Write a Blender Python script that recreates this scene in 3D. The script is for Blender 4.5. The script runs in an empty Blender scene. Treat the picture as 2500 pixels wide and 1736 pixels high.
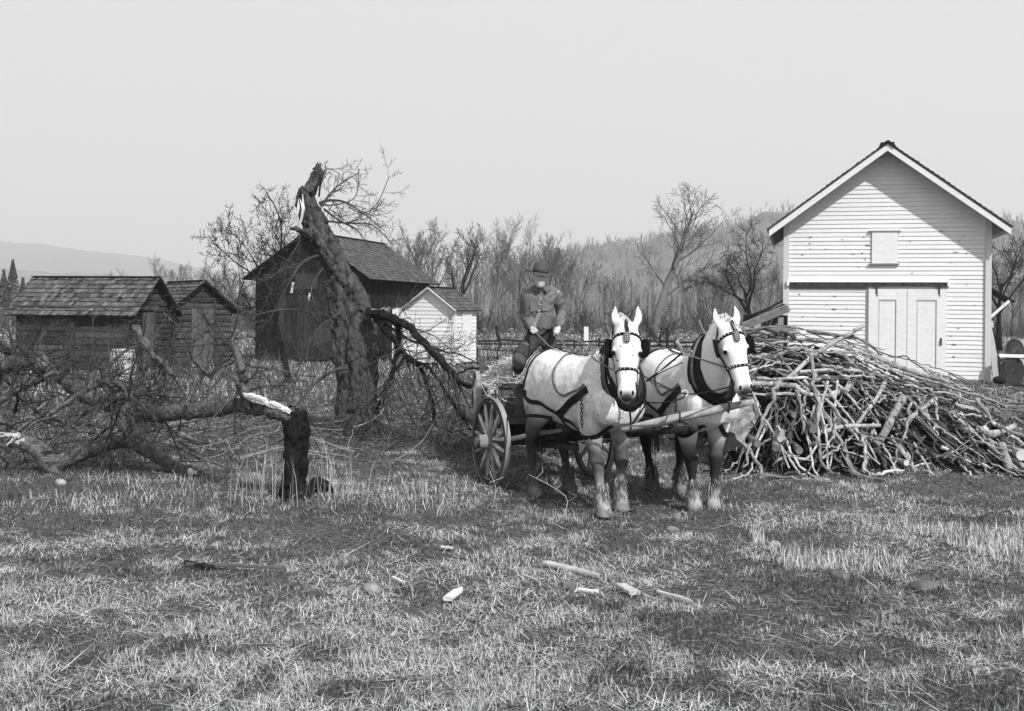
import bpy, bmesh, math, random
import numpy as np
from mathutils import Vector, Matrix
from mathutils.bvhtree import BVHTree
R = math.radians
S = bpy.context.scene
COL = S.collection
# ------------------------------------------------------------------ camera, light, exposure
H, F, YH, ROLL = 2.05, 2700.0, 760.0, R(0.5)
cd = bpy.data.cameras.new('camera'); cam = bpy.data.objects.new('camera', cd); COL.objects.link(cam)
cd.sensor_width = 36; cd.lens = F/2500*36; cd.shift_y = -(868-YH)/2500; cd.clip_end = 6000; cd.clip_start = .05
cam.location = (0, 0, H)
cam.rotation_euler = (Matrix.Rotation(R(90), 3, 'X') @ Matrix.Rotation(ROLL, 3, 'Z')).to_euler()
S.camera = cam
S.render.resolution_x, S.render.resolution_y = 1024, 711
SUN_EL, SUN_AZ = R(44), R(30)          # azimuth measured from -Y (towards camera) to +X (right)
sun_dir = Vector((math.cos(SUN_EL)*math.sin(SUN_AZ), -math.cos(SUN_EL)*math.cos(SUN_AZ), math.sin(SUN_EL)))
W = bpy.data.worlds.new('World'); S.world = W; W.use_nodes = True
nt = W.node_tree; nt.nodes.clear()
sky = nt.nodes.new('ShaderNodeTexSky'); sky.sky_type = 'NISHITA'; sky.sun_disc = False
sky.sun_elevation = SUN_EL; sky.sun_rotation = math.pi - SUN_AZ; sky.air_density = 1.5; sky.dust_density = 6
bw = nt.nodes.new('ShaderNodeRGBToBW'); mx = nt.nodes.new('ShaderNodeMix'); mx.data_type = 'RGBA'
mx.inputs[0].default_value = .86; mx.inputs[7].default_value = (8.7, 8.7, 8.7, 1)   # thin white overcast, monochrome film
bg = nt.nodes.new('ShaderNodeBackground'); wo = nt.nodes.new('ShaderNodeOutputWorld'); bg.inputs[1].default_value = .1
nt.links.new(sky.outputs[0], bw.inputs[0]); nt.links.new(bw.outputs[0], mx.inputs[6])
nt.links.new(mx.outputs[2], bg.inputs[0]); nt.links.new(bg.outputs[0], wo.inputs[0])
sl = bpy.data.lights.new('sun', 'SUN'); sl.energy = 4.9; sl.angle = R(.6); sl.color = (1, 1, 1)
so = bpy.data.objects.new('sun', sl); COL.objects.link(so)
so.rotation_euler = sun_dir.to_track_quat('Z', 'Y').to_euler(); so.location = sun_dir*30
S.view_settings.view_transform = 'Standard'; S.view_settings.look = 'None'
S.view_settings.exposure = 0; S.view_settings.gamma = 1
S.cycles.max_bounces = 5; S.cycles.diffuse_bounces = 3; S.cycles.volume_bounces = 1
S.cycles.transparent_max_bounces = 4
# ------------------------------------------------------------------ helpers
cr, sr = math.cos(ROLL), math.sin(ROLL)
def ray(px, py):
    a = (px-1250)/F; b = -(py-YH)/F
    return a*cr-b*sr, a*sr+b*cr
def U(px, py, D):
    x, z = ray(px, py); return Vector((x*D, D, H+z*D))
def G(px, py):
    x, z = ray(px, py); D = -H/z; return Vector((x*D, D, 0))
def gz(x, y):
    return .035*np.sin(x*1.3+.7*np.sin(y*.6))*np.sin(y*.9+1)+.02*np.sin(x*2.9+y*1.7)+.012*np.sin(x*6.1-y*5.3)
rng = np.random.default_rng(7)
rnd = random.Random(11)
def nrm(v): return v/np.maximum(np.linalg.norm(v, axis=-1, keepdims=True), 1e-9)
class MB:
    def __init__(s): s.v=[]; s.f=[]; s.t=[]; s.n=0
    def add(s, v, faces, tone=1.0):
        v = np.asarray(v, float).reshape(-1, 3)
        for f in faces:
            f = np.asarray(f, np.int64)
            if f.size: s.f.append(f+s.n)
        t = np.full(len(v), tone) if np.isscalar(tone) else np.asarray(tone, float)
        s.v.append(v); s.t.append(t); s.n += len(v); return s
    def box(s, c, size, rot=None, tone=1.0, taper=None):
        c = np.array(c, float); h = np.array(size, float)/2
        q = np.array([[-1,-1,-1],[1,-1,-1],[1,1,-1],[-1,1,-1],[-1,-1,1],[1,-1,1],[1,1,1],[-1,1,1]], float)*h
        if taper: q[4:, :2] *= taper
        if rot is not None: q = q @ np.array(rot).T
        s.add(q+c, [[[0,3,2,1],[4,5,6,7],[0,1,5,4],[1,2,6,5],[2,3,7,6],[3,0,4,7]]], tone); return s
    def hexa(s, p, tone=1.0):     # 8 corners: bottom 4 ccw, top 4 ccw
        s.add(p, [[[0,3,2,1],[4,5,6,7],[0,1,5,4],[1,2,6,5],[2,3,7,6],[3,0,4,7]]], tone); return s
    def beam(s, a, b, w, t, up=(0,0,1), tone=1.0):
        a=np.array(a,float); b=np.array(b,float); d=b-a; L=np.linalg.norm(d); d/=L
        u=np.cross(d, up); u/= (np.linalg.norm(u)+1e-9); v=np.cross(u, d)
        p=[a-u*w/2-v*t/2, b-u*w/2-v*t/2, b+u*w/2-v*t/2, a+u*w/2-v*t/2, a-u*w/2+v*t/2, b-u*w/2+v*t/2, b+u*w/2+v*t/2, a+u*w/2+v*t/2]
        return s.hexa(np.array(p), tone)
    def tube(s, pts, r, k=6, tone=1.0, caps=True, flat=None, rough=0, sd=0):
        pts = np.asarray(pts, float); n=len(pts); r=np.broadcast_to(np.asarray(r,float),(n,))
        t = nrm(np.gradient(pts, axis=0)); m = np.abs(t.mean(0))
        ref = np.zeros(3); ref[int(np.argmin(m))] = 1
        u = nrm(np.cross(t, ref)); v = np.cross(t, u)
        a = np.arange(k)*2*np.pi/k
        rr = np.repeat(r[:,None],k,1)
        if rough:
            g = np.random.default_rng(sd); rr = rr*(1+rough*(g.random((n,k))-.5)+rough*.9*np.sin(a*3+np.linspace(0,5,n)[:,None]+sd)*.5)
        ring = pts[:,None,:]+rr[...,None]*(np.cos(a)[None,:,None]*u[:,None,:]+np.sin(a)[None,:,None]*v[:,None,:])
        V = ring.reshape(-1,3)
        i = np.arange(n-1)[:,None]*k; j=np.arange(k)[None,:]; j2=(j+1)%k
        q = np.stack([i+j, i+j2, i+k+j2, i+k+j],-1).reshape(-1,4)
        fs=[q]; T = np.repeat(np.broadcast_to(np.asarray(tone,float),(n,)),k)
        if caps:
            V = np.vstack([V, pts[0], pts[-1]]); c0=n*k
            jj=np.arange(k); j3=(jj+1)%k
            fs += [np.stack([np.full(k,c0), j3, jj],-1), np.stack([np.full(k,c0+1), (n-1)*k+jj, (n-1)*k+j3],-1)]
            T = np.append(T, [T[0], T[-1]])
        s.add(V, fs, T); return s
    def loft(s, secs, k=20, tone=1.0, pw=2.0):
        # secs: (centre, axis_u, axis_v, ru, rv)
        V=[]; a=np.arange(k)*2*np.pi/k
        ca=np.sign(np.cos(a))*np.abs(np.cos(a))**(2/pw); sa=np.sign(np.sin(a))*np.abs(np.sin(a))**(2/pw)
        for c,u,v,ru,rv in secs:
            V.append(np.array(c)[None]+ca[:,None]*ru*np.array(u)[None]+sa[:,None]*rv*np.array(v)[None])
        n=len(secs); V=np.vstack(V+[np.array(secs[0][0])[None],np.array(secs[-1][0])[None]])
        i=np.arange(n-1)[:,None]*k; j=np.arange(k)[None,:]; j2=(j+1)%k
        q=np.stack([i+j,i+j2,i+k+j2,i+k+j],-1).reshape(-1,4); jj=np.arange(k); j3=(jj+1)%k
        s.add(V,[q,np.stack([np.full(k,n*k),j3,jj],-1),np.stack([np.full(k,n*k+1),(n-1)*k+jj,(n-1)*k+j3],-1)],tone); return s
    def ball(s, c, r, rot=None, k=12, tone=1.0):
        r=np.broadcast_to(np.asarray(r,float),(3,)); rows=k//2+1
        th=np.linspace(0.12,np.pi-.12,rows); a=np.arange(k)*2*np.pi/k
        V=np.stack([np.sin(th)[:,None]*np.cos(a),np.sin(th)[:,None]*np.sin(a),np.cos(th)[:,None]*np.ones(k)],-1).reshape(-1,3)
        V=np.vstack([V,[0,0,1],[0,0,-1]])*r
        if rot is not None: V=V@np.array(rot).T
        i=np.arange(rows-1)[:,None]*k; j=np.arange(k)[None,:]; j2=(j+1)%k
        q=np.stack([i+j,i+k+j,i+k+j2,i+j2],-1).reshape(-1,4); jj=np.arange(k); j3=(jj+1)%k
        s.add(V+np.array(c),[q,np.stack([np.full(k,rows*k),jj,j3],-1),np.stack([np.full(k,rows*k+1),(rows-1)*k+j3,(rows-1)*k+jj],-1)],tone); return s
    def mesh(s, name, mat, smooth=False, org=None):
        me=bpy.data.meshes.new(name); V=np.vstack(s.v)
        if org is not None: V=V-np.array(org)
        me.vertices.add(len(V)); me.vertices.foreach_set('co', V.astype(np.float32).ravel())
        lt=np.concatenate([np.full(len(f), f.shape[1]) for f in s.f]); ls=np.concatenate([[0],np.cumsum(lt)[:-1]])
        vi=np.concatenate([f.ravel() for f in s.f])
        me.loops.add(len(vi)); me.loops.foreach_set('vertex_index', vi.astype(np.int32))
        me.polygons.add(len(lt)); me.polygons.foreach_set('loop_start', ls.astype(np.int32)); me.polygons.foreach_set('loop_total', lt.astype(np.int32))
        at=me.attributes.new('tone','FLOAT','POINT'); at.data.foreach_set('value', np.concatenate(s.t).astype(np.float32))
        me.update(calc_edges=True); me.validate()
        me.polygons.foreach_set('use_smooth', np.full(len(me.polygons),bool(smooth)))
        if mat: me.materials.append(mat)
        return me
    def obj(s, name, mat, parent=None, smooth=False, loc=None):
        L = Vector(loc) if loc is not None else Vector((0,0,0))
        if parent is not None and loc is None:
            L = (parent if parent.parent is None else parent.parent).location.copy()
        me=s.mesh(name,mat,smooth,org=L); o=bpy.data.objects.new(name,me); COL.objects.link(o)
        if parent is not None: o.parent=parent          # parents are unrotated; parts keep the thing's origin
        else: o.location=L
        return o
def tag(o, label=None, cat=None, group=None, kind=None):
    if label: o['label']=label
    if cat: o['category']=cat
    if group: o['group']=group
    if kind: o['kind']=kind
    return o
def thing(name, label, cat, loc=(0,0,0), group=None):
    o=bpy.data.objects.new(name,None); o.empty_display_size=.3; COL.objects.link(o); o.location=loc
    return tag(o,label,cat,group)
def copy_tree(o, loc, rz=0, sc=1, parent=None):
    c=o.copy(); COL.objects.link(c)
    if parent is not None: c.parent=parent
    else: c.location=loc; c.rotation_euler=(0,0,rz); c.scale=(sc if hasattr(sc,'__len__') else (sc,sc,sc))
    for ch in o.children:
        copy_tree(ch,None,parent=c)
    return c
def MAT(name, base, rough=.85, var=.25, scale=4, bump=.0, bscale=30, stretch=(1,1,1), spec=.07, detail=6, lo=None, spots=None, tone2=None, bdist=.02):
    m=bpy.data.materials.new(name); m.use_nodes=True; t=m.node_tree; N=t.nodes; Lk=t.links; p=N['Principled BSDF']
    p.inputs['Roughness'].default_value=rough; p.inputs['Specular IOR Level'].default_value=spec
    co=N.new('ShaderNodeTexCoord'); mp=N.new('ShaderNodeMapping'); mp.inputs['Scale'].default_value=stretch
    Lk.new(co.outputs['Object'],mp.inputs['Vector'])
    n=N.new('ShaderNodeTexNoise'); n.inputs['Scale'].default_value=scale; n.inputs['Detail'].default_value=detail; n.inputs['Roughness'].default_value=.65
    Lk.new(mp.outputs[0],n.inputs['Vector'])
    mr=N.new('ShaderNodeMapRange'); mr.inputs[1].default_value=.3; mr.inputs[2].default_value=.7
    mr.inputs[3].default_value=base*(1-var) if lo is None else lo; mr.inputs[4].default_value=base*(1+var)
    Lk.new(n.outputs[0],mr.inputs[0])
    at=N.new('ShaderNodeAttribute'); at.attribute_name='tone'
    mu=N.new('ShaderNodeMath'); mu.operation='MULTIPLY'; Lk.new(mr.outputs[0],mu.inputs[0]); Lk.new(at.outputs['Fac'],mu.inputs[1])
    out=mu.outputs[0]
    if spots:      # (scale, threshold, multiplier)
        vo=N.new('ShaderNodeTexNoise'); vo.inputs['Scale'].default_value=spots[0]; vo.inputs['Detail'].default_value=3
        Lk.new(mp.outputs[0] if len(spots)<4 else co.outputs['Object'],vo.inputs['Vector'])
        m2=N.new('ShaderNodeMapRange'); m2.inputs[1].default_value=spots[1]; m2.inputs[2].default_value=spots[1]+.06; m2.inputs[3].default_value=1; m2.inputs[4].default_value=spots[2]
        Lk.new(vo.outputs[0],m2.inputs[0]); m3=N.new('ShaderNodeMath'); m3.operation='MULTIPLY'; Lk.new(out,m3.inputs[0]); Lk.new(m2.outputs[0],m3.inputs[1]); out=m3.outputs[0]
    cb=N.new('ShaderNodeCombineColor')
    for i in range(3): Lk.new(out,cb.inputs[i])
    Lk.new(cb.outputs[0],p.inputs['Base Color'])
    if bump:
        b=N.new('ShaderNodeBump'); b.inputs['Strength'].default_value=bump; b.inputs['Distance'].default_value=bdist
        nb=N.new('ShaderNodeTexNoise'); nb.inputs['Scale'].default_value=bscale; nb.inputs['Detail'].default_value=8
        Lk.new(mp.outputs[0],nb.inputs['Vector']); Lk.new(nb.outputs[0],b.inputs['Height']); Lk.new(b.outputs[0],p.inputs['Normal'])
    return m
def remesh(o, voxel, it=4, fac=.5, tonef=None):
    m=o.modifiers.new('r','REMESH'); m.mode='VOXEL'; m.voxel_size=voxel; m.use_smooth_shade=True
    s=o.modifiers.new('s','SMOOTH'); s.factor=fac; s.iterations=it
    dg=bpy.context.evaluated_depsgraph_get(); me=bpy.data.meshes.new_from_object(o.evaluated_get(dg))
    mats=list(o.data.materials); o.modifiers.clear(); old=o.data; me.name=old.name; o.data=me; bpy.data.meshes.remove(old)
    if not me.materials:
        for q in mats: me.materials.append(q)
    me.polygons.foreach_set('use_smooth', np.ones(len(me.polygons),bool))
    for a in list(me.attributes):
        if a.name=='tone': me.attributes.remove(a)
    co=np.empty(len(me.vertices)*3,np.float32); me.vertices.foreach_get('co',co); co=co.reshape(-1,3)
    at=me.attributes.new('tone','FLOAT','POINT'); at.data.foreach_set('value',(tonef(co) if tonef else np.ones(len(co))).astype(np.float32))
    me.update(); return o
def vnoise(x, y, sc, seed=0):
    g=np.random.default_rng(seed).random((64,64)); x=x*sc; y=y*sc
    xi=np.floor(x).astype(int); yi=np.floor(y).astype(int); fx=x-xi; fy=y-yi; fx=fx*fx*(3-2*fx); fy=fy*fy*(3-2*fy)
    a=g[xi%64,yi%64]; b=g[(xi+1)%64,yi%64]; c=g[xi%64,(yi+1)%64]; d=g[(xi+1)%64,(yi+1)%64]
    return (a*(1-fx)+b*fx)*(1-fy)+(c*(1-fx)+d*fx)*fy
def smooth_path(pts, n=6):
    P=np.array([list(p) for p in pts],float); Q=[]
    for i in range(len(P)-1):
        p0=P[max(i-1,0)]; p1=P[i]; p2=P[i+1]; p3=P[min(i+2,len(P)-1)]
        for t in np.arange(n)/n:
            Q.append(.5*((2*p1)+(-p0+p2)*t+(2*p0-5*p1+4*p2-p3)*t*t+(-p0+3*p1-3*p2+p3)*t**3))
    Q.append(P[-1]); return np.array(Q)
# ------------------------------------------------------------------ materials
M=dict(
 ground=MAT('soil and thatch',.085,.95,.85,22,1.0,60,detail=14),
 grass=MAT('grass',1,.8,.15,3,spec=.1),
 white=MAT('white paint',.68,.6,.06,2.0,.12,60,(1,1,8),spots=(7,.70,.65)),
 whiteold=MAT('old white paint',.70,.7,.07,3,.15,50,(1,1,6),spots=(9,.66,.55)),
 darkwood=MAT('dark weathered boards',.018,.9,.5,5,.5,30,(3,3,.5)),
 logwood=MAT('weathered log wood',.052,.9,.7,5,.6,25,(1.2,1.2,7)),
 shingle=MAT('old wood shingles',.085,.9,.45,7,.4,40),
 greywood=MAT('grey weathered wood',.24,.85,.35,6,.4,40,(1,1,1)),
 palewood=MAT('pale split wood',.55,.8,.2,9,.5,40),
 bark=MAT('rough bark',.070,.95,.8,13,1.0,22,(1,1,.4),detail=12,bdist=.06),
 darkbark=MAT('dark wet bark',.012,.8,.8,12,1.0,26,(1,1,.35),detail=10,bdist=.05),
 twig=MAT('twig bark',.060,.9,.4,6),
 fartwig=MAT('distant branches',.08,.9,.3,.5),
 palebark=MAT('pale sycamore bark',.16,.9,.45,.8),
 stick=MAT('cut branch bark',.235,.85,.65,9,.6,60,detail=8),
 leather=MAT('black harness leather',.006,.55,.4,10,spec=.14),
 strap=MAT('worn grey leather',.10,.6,.3,10,spec=.3),
 iron=MAT('iron',.02,.5,.3,10,spec=.5),
 brass=MAT('polished metal studs',.55,.3,.1,10,spec=.6),
 cartwood=MAT('wagon wood',.06,.85,.5,7,.4,40),
 spoke=MAT('worn pale spoke wood',.40,.8,.45,9,.3,40),
 hay=MAT('hay',.50,.9,.3,8),
 stone=MAT('field stone',.20,.9,.5,9,.9,30),
 skin=MAT('skin',.42,.6,.08,9,spec=.3),
 jacket=MAT('canvas work jacket',.135,.9,.2,8,.5,28),
 trousers=MAT('dark work trousers',.040,.95,.4,7,.5,25),
 patch=MAT('worn canvas leg',.12,.95,.4,8,.5,25),
 boot=MAT('black boot leather',.015,.5,.3,10,spec=.4),
 hat=MAT('felt hat',.07,.95,.2,10),
 hair=MAT('dark hair',.02,.7,.3,30),
 black=MAT('dark gap',.008,.9,.1,2),
 tin=MAT('grey sheet metal',.22,.6,.4,3,spec=.4),
)
# ------------------------------------------------------------------ ground, hills, haze
def build_ground():
    def grid(xs, ys, name, mat, zf):
        X,Y=np.meshgrid(xs,ys); Z=zf(X,Y); V=np.stack([X,Y,Z],-1).reshape(-1,3); nx=len(xs); ny=len(ys)
        i=np.arange(ny-1)[:,None]*nx; j=np.arange(nx-1)[None,:]
        q=np.stack([i+j,i+j+1,i+nx+j+1,i+nx+j],-1).reshape(-1,4)
        mb=MB(); mb.add(V,[q]); return mb.obj(name,mat,smooth=True)
    xs=np.concatenate([[-2500,-900,-300,-120,-60,-40],np.arange(-30,30.1,.3),[40,60,120,300,900,2500]])
    xs[0]=-4200; xs[-1]=4200
    ys=np.concatenate([[-40,-10,0],np.arange(2,46,.3),[50,60,80,100,140,200,300,500,900,1800,4600]])
    tag(grid(xs,ys,'ground',M['ground'],lambda x,y: np.where(np.abs(x)<31,gz(x,y)*(y<46),0)),kind='structure')
    # right wooded hill, silhouette from pixels
    prof=[(1180,700),(1300,640),(1400,622),(1500,610),(1600,590),(1700,575),(1800,555),(1850,540),(1900,537),(2000,530),(2150,535),(2300,545),(2450,556),(2600,548),(2800,565),(3100,590),(3500,650),(4100,735)]
    D0=900
    def hill(prof,D0,depth,name,seed,amp,steps=14,mat=None):
        px=np.arange(prof[0][0],prof[-1][0]+1,12); py=np.interp(px,[p[0] for p in prof],[p[1] for p in prof])
        P=[U(a,b,D0) for a,b in zip(px,py)]; V=[]
        for k in range(steps+1):
            t=k/steps
            for i,p in enumerate(P):
                z=max(p.z*(math.sin(t*math.pi*.5)),-1)+ (amp*(vnoise(np.array(p.x),np.array(t*depth),.05,seed)-.5)*math.sin(t*math.pi)*2)
                V.append((p.x*(1-(1-t)*depth/D0*.8), D0-(1-t)*depth, z if k else -1))
        for i,p in enumerate(P): V.append((p.x,D0+depth*.8,-2))
        n=len(P); V=np.array(V); i=np.arange(steps+1)[:,None]*n; j=np.arange(n-1)[None,:]
        mb=MB(); mb.add(V,[np.stack([i+j,i+j+1,i+n+j+1,i+n+j],-1).reshape(-1,4)]); return tag(mb.obj(name,mat,smooth=True),kind='structure'), V, n
    hm=MAT('wooded hillside',.12,.95,.45,.02,.6,.12,(1,1,2.2),detail=14)
    h1,V1,n1=hill(prof,D0,400,'hill',3,9,mat=hm)
    lp=[(-400,560),(-150,585),(0,592),(110,600),(200,612),(300,622),(420,640),(520,660),(620,690),(750,730),(900,756)]
    hill(lp,3300,1000,'hill',5,8,mat=hm)
    lp=[(-400,625),(0,655),(150,668),(300,672),(450,690),(650,735),(800,756)]
    hill(lp,1900,500,'hill',6,5,mat=hm)
    # fuzzy bare woods along the hill: one mass
    mb=MB(); g=np.random.default_rng(5)
    P=V1[n1:-n1]; idx=g.integers(0,len(P),5200); B=P[idx]+g.normal(0,[12,14,0],(5200,3))
    top=V1[-2*n1:-n1]; ii=g.integers(0,n1,1500); B=np.vstack([B,top[ii]+g.normal(0,[7,4,.3],(1500,3))])
    B=B[B[:,2]>0.5]
    hgt=g.uniform(4,9,len(B))
    for k in range(7):
        a=g.uniform(0,2*np.pi,len(B)); sp=g.uniform(.1,.45,len(B))*hgt if k else np.zeros(len(B))
        tip=B+np.stack([np.cos(a)*sp,np.sin(a)*sp,hgt*g.uniform(.7,1,len(B))],-1); w=.16 if k==0 else .10
        bs=B-[0,0,.8]+np.array([0,0,1])*(hgt*(.25 if k else 0))[:,None]
        V=np.stack([bs+[-w,0,0],bs+[w,0,0],tip],1).reshape(-1,3); T=np.arange(len(V)).reshape(-1,3)
        tt=np.repeat(g.uniform(.5,1.5,len(B)),3); mb.add(V,[T],tt)
    tag(mb.obj('hillside_woods',M['fartwig']),'leafless woods covering the slope of the right-hand hill','woods',kind='stuff')
    hz=bpy.data.materials.new('haze'); hz.use_nodes=True; t=hz.node_tree
    for n in list(t.nodes):
        if n.type=='BSDF_PRINCIPLED': t.nodes.remove(n)
    pv=t.nodes.new('ShaderNodeVolumePrincipled'); pv.inputs['Color'].default_value=(.95,.95,.95,1); pv.inputs['Density'].default_value=.00048; pv.inputs['Anisotropy'].default_value=.2
    t.links.new(pv.outputs[0],[n for n in t.nodes if n.type=='OUTPUT_MATERIAL'][0].inputs['Volume'])
    mb=MB(); mb.box((0,2400,128),(9000,5000,260)); tag(mb.obj('haze',hz),kind='stuff')
build_ground()
# ------------------------------------------------------------------ building kit
Z3=np.array([0,0,1.])
def v3(a): return np.array([a[0],a[1],a[2] if len(a)>2 else 0.],float)
def wall_hit(px,py,O,u):
    x,z=ray(px,py); A=np.array([[u[0],-x],[u[1],-1]]); s,t=np.linalg.solve(A,[-O[0],-O[1]]); return s,H+z*t
def siding(mb,O,u,w,z0,z1,e=.13,top=None,proud=.024,jit=.05,seed=1):
    g=random.Random(seed); O=v3(O); u=v3(u); n=np.cross(u,Z3); z=z0
    while z<z1-.01:
        za=z; zb=min(z+e,z1)
        a0,b0=(0,w) if not top else top(za); a1,b1=(0,w) if not top else top(zb)
        if b0-a0<.02: break
        a1=min(a1,w/2); b1=max(b1,w/2) if top else b1
        cuts=sorted([a0]+[g.uniform(a0,b0) for _ in range(g.choice([0,1,1]))]+[b0])
        for i in range(len(cuts)-1):
            c0,c1=cuts[i],cuts[i+1]; d0=a1 if i==0 else c0; d1=b1 if i==len(cuts)-2 else c1
            if c1-c0<.25 and len(cuts)>2 and False: continue
            pr=proud+g.uniform(-.003,.004); dz=g.uniform(-.003,.003)
            p=[O+u*(c0+.001)+Z3*(za+dz), O+u*(c1-.001)+Z3*(za+dz)]
            q=[O+u*d0+Z3*zb, O+u*d1+Z3*zb]
            mb.hexa(np.array([p[0]+n*pr,p[1]+n*pr,p[1]-n*.01,p[0]-n*.01,q[0]+n*.004,q[1]+n*.004,q[1]-n*.01,q[0]-n*.01]),1+g.uniform(-jit,jit))
        z=zb
def vboards(mb,O,u,w,z0,topf,bw=.2,jit=.4,seed=1,gap=.012,th=.03):
    g=random.Random(seed); O=v3(O); u=v3(u); n=np.cross(u,Z3); s=0
    while s<w-.02:
        e=min(w,s+bw*g.uniform(.75,1.25)); a,b=s+gap/2,e-gap/2; za=z0+g.uniform(0,.06); pr=th+g.uniform(-.008,.008)
        ta,tb=topf(a),topf(b)
        P=lambda c,z,k: O+u*c+Z3*z+n*k
        mb.hexa(np.array([P(a,za,pr),P(b,za,pr),P(b,za,0),P(a,za,0),P(a,ta,pr),P(b,tb,pr),P(b,tb,0),P(a,ta,0)]),1+g.uniform(-jit,jit)); s=e
def logs(mb,O,u,w,z0,z1,h=.2,top=None,seed=1,jit=.4,th=.06,skip=None):
    g=random.Random(seed); O=v3(O); u=v3(u); n=np.cross(u,Z3); z=z0; k=0
    while z<z1-.03:
        hh=h*g.uniform(.75,1.25); zc=z+hh/2; a,b=(0,w) if not top else top(min(zc+hh*.3,z1)); k+=1
        if b-a<.1: break
        N=max(4,int((b-a)/.35)); pts=[]; rr=[]
        secs=[]
        for i in range(N+1):
            c=O+u*(a+(b-a)*i/N)+Z3*(zc+g.uniform(-.012,.012))+n*(.01+g.uniform(-.008,.008))
            secs.append((c,Z3,n,hh*.5*g.uniform(.84,1.0),th*g.uniform(.8,1.2)))
        mb.loft(secs,8,1+g.uniform(-jit,jit),3.2); z+=hh
def shingles(mb,A,B,C,D,rows,w=.16,th=.018,jit=.5,seed=1,over=1.25):
    g=random.Random(seed); A,B,C,D=map(v3,(A,B,C,D)); nn=np.cross(B-A,C-A); nn/=np.linalg.norm(nn)
    if nn[2]<0: nn=-nn
    for r in range(rows):
        t0=r/rows; t1=min(1,(r+over)/rows); L0=A+(C-A)*t0; R0=B+(D-B)*t0; L1=A+(C-A)*t1; R1=B+(D-B)*t1; W_=np.linalg.norm(R0-L0); s=-g.uniform(0,w)*.5
        while s<W_:
            e=s+w*g.uniform(.6,1.35); a=max(s,0)/W_; b=min(e-.006,W_)/W_
            if b>a:
                d=g.uniform(-.008,.012)/max(np.linalg.norm(C-A),.1); lift=th*g.uniform(.8,1.8)
                p0=L0+(R0-L0)*a-(C-A)*d; p1=L0+(R0-L0)*b-(C-A)*d; p2=L1+(R1-L1)*b; p3=L1+(R1-L1)*a
                mb.hexa(np.array([p0+nn*.002,p1+nn*.002,p2+nn*.002,p3+nn*.002,p0+nn*(lift+.012),p1+nn*(lift+.012),p2+nn*.012,p3+nn*.012]),max(.25,1+g.gauss(0,jit)*.7))
            s=e
def slab(mb,A,B,C,D,th,tone=1):
    A,B,C,D=map(v3,(A,B,C,D)); nn=np.cross(B-A,C-A); nn/=np.linalg.norm(nn)
    if nn[2]<0: nn=-nn
    mb.hexa(np.array([A-nn*th,B-nn*th,D-nn*th,C-nn*th,A,B,D,C]),tone)
def gable_top(w,ze,zr):
    return lambda z:(0,w) if z<=ze else ((z-ze)/(zr-ze)*w/2, w-(z-ze)/(zr-ze)*w/2)
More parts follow.
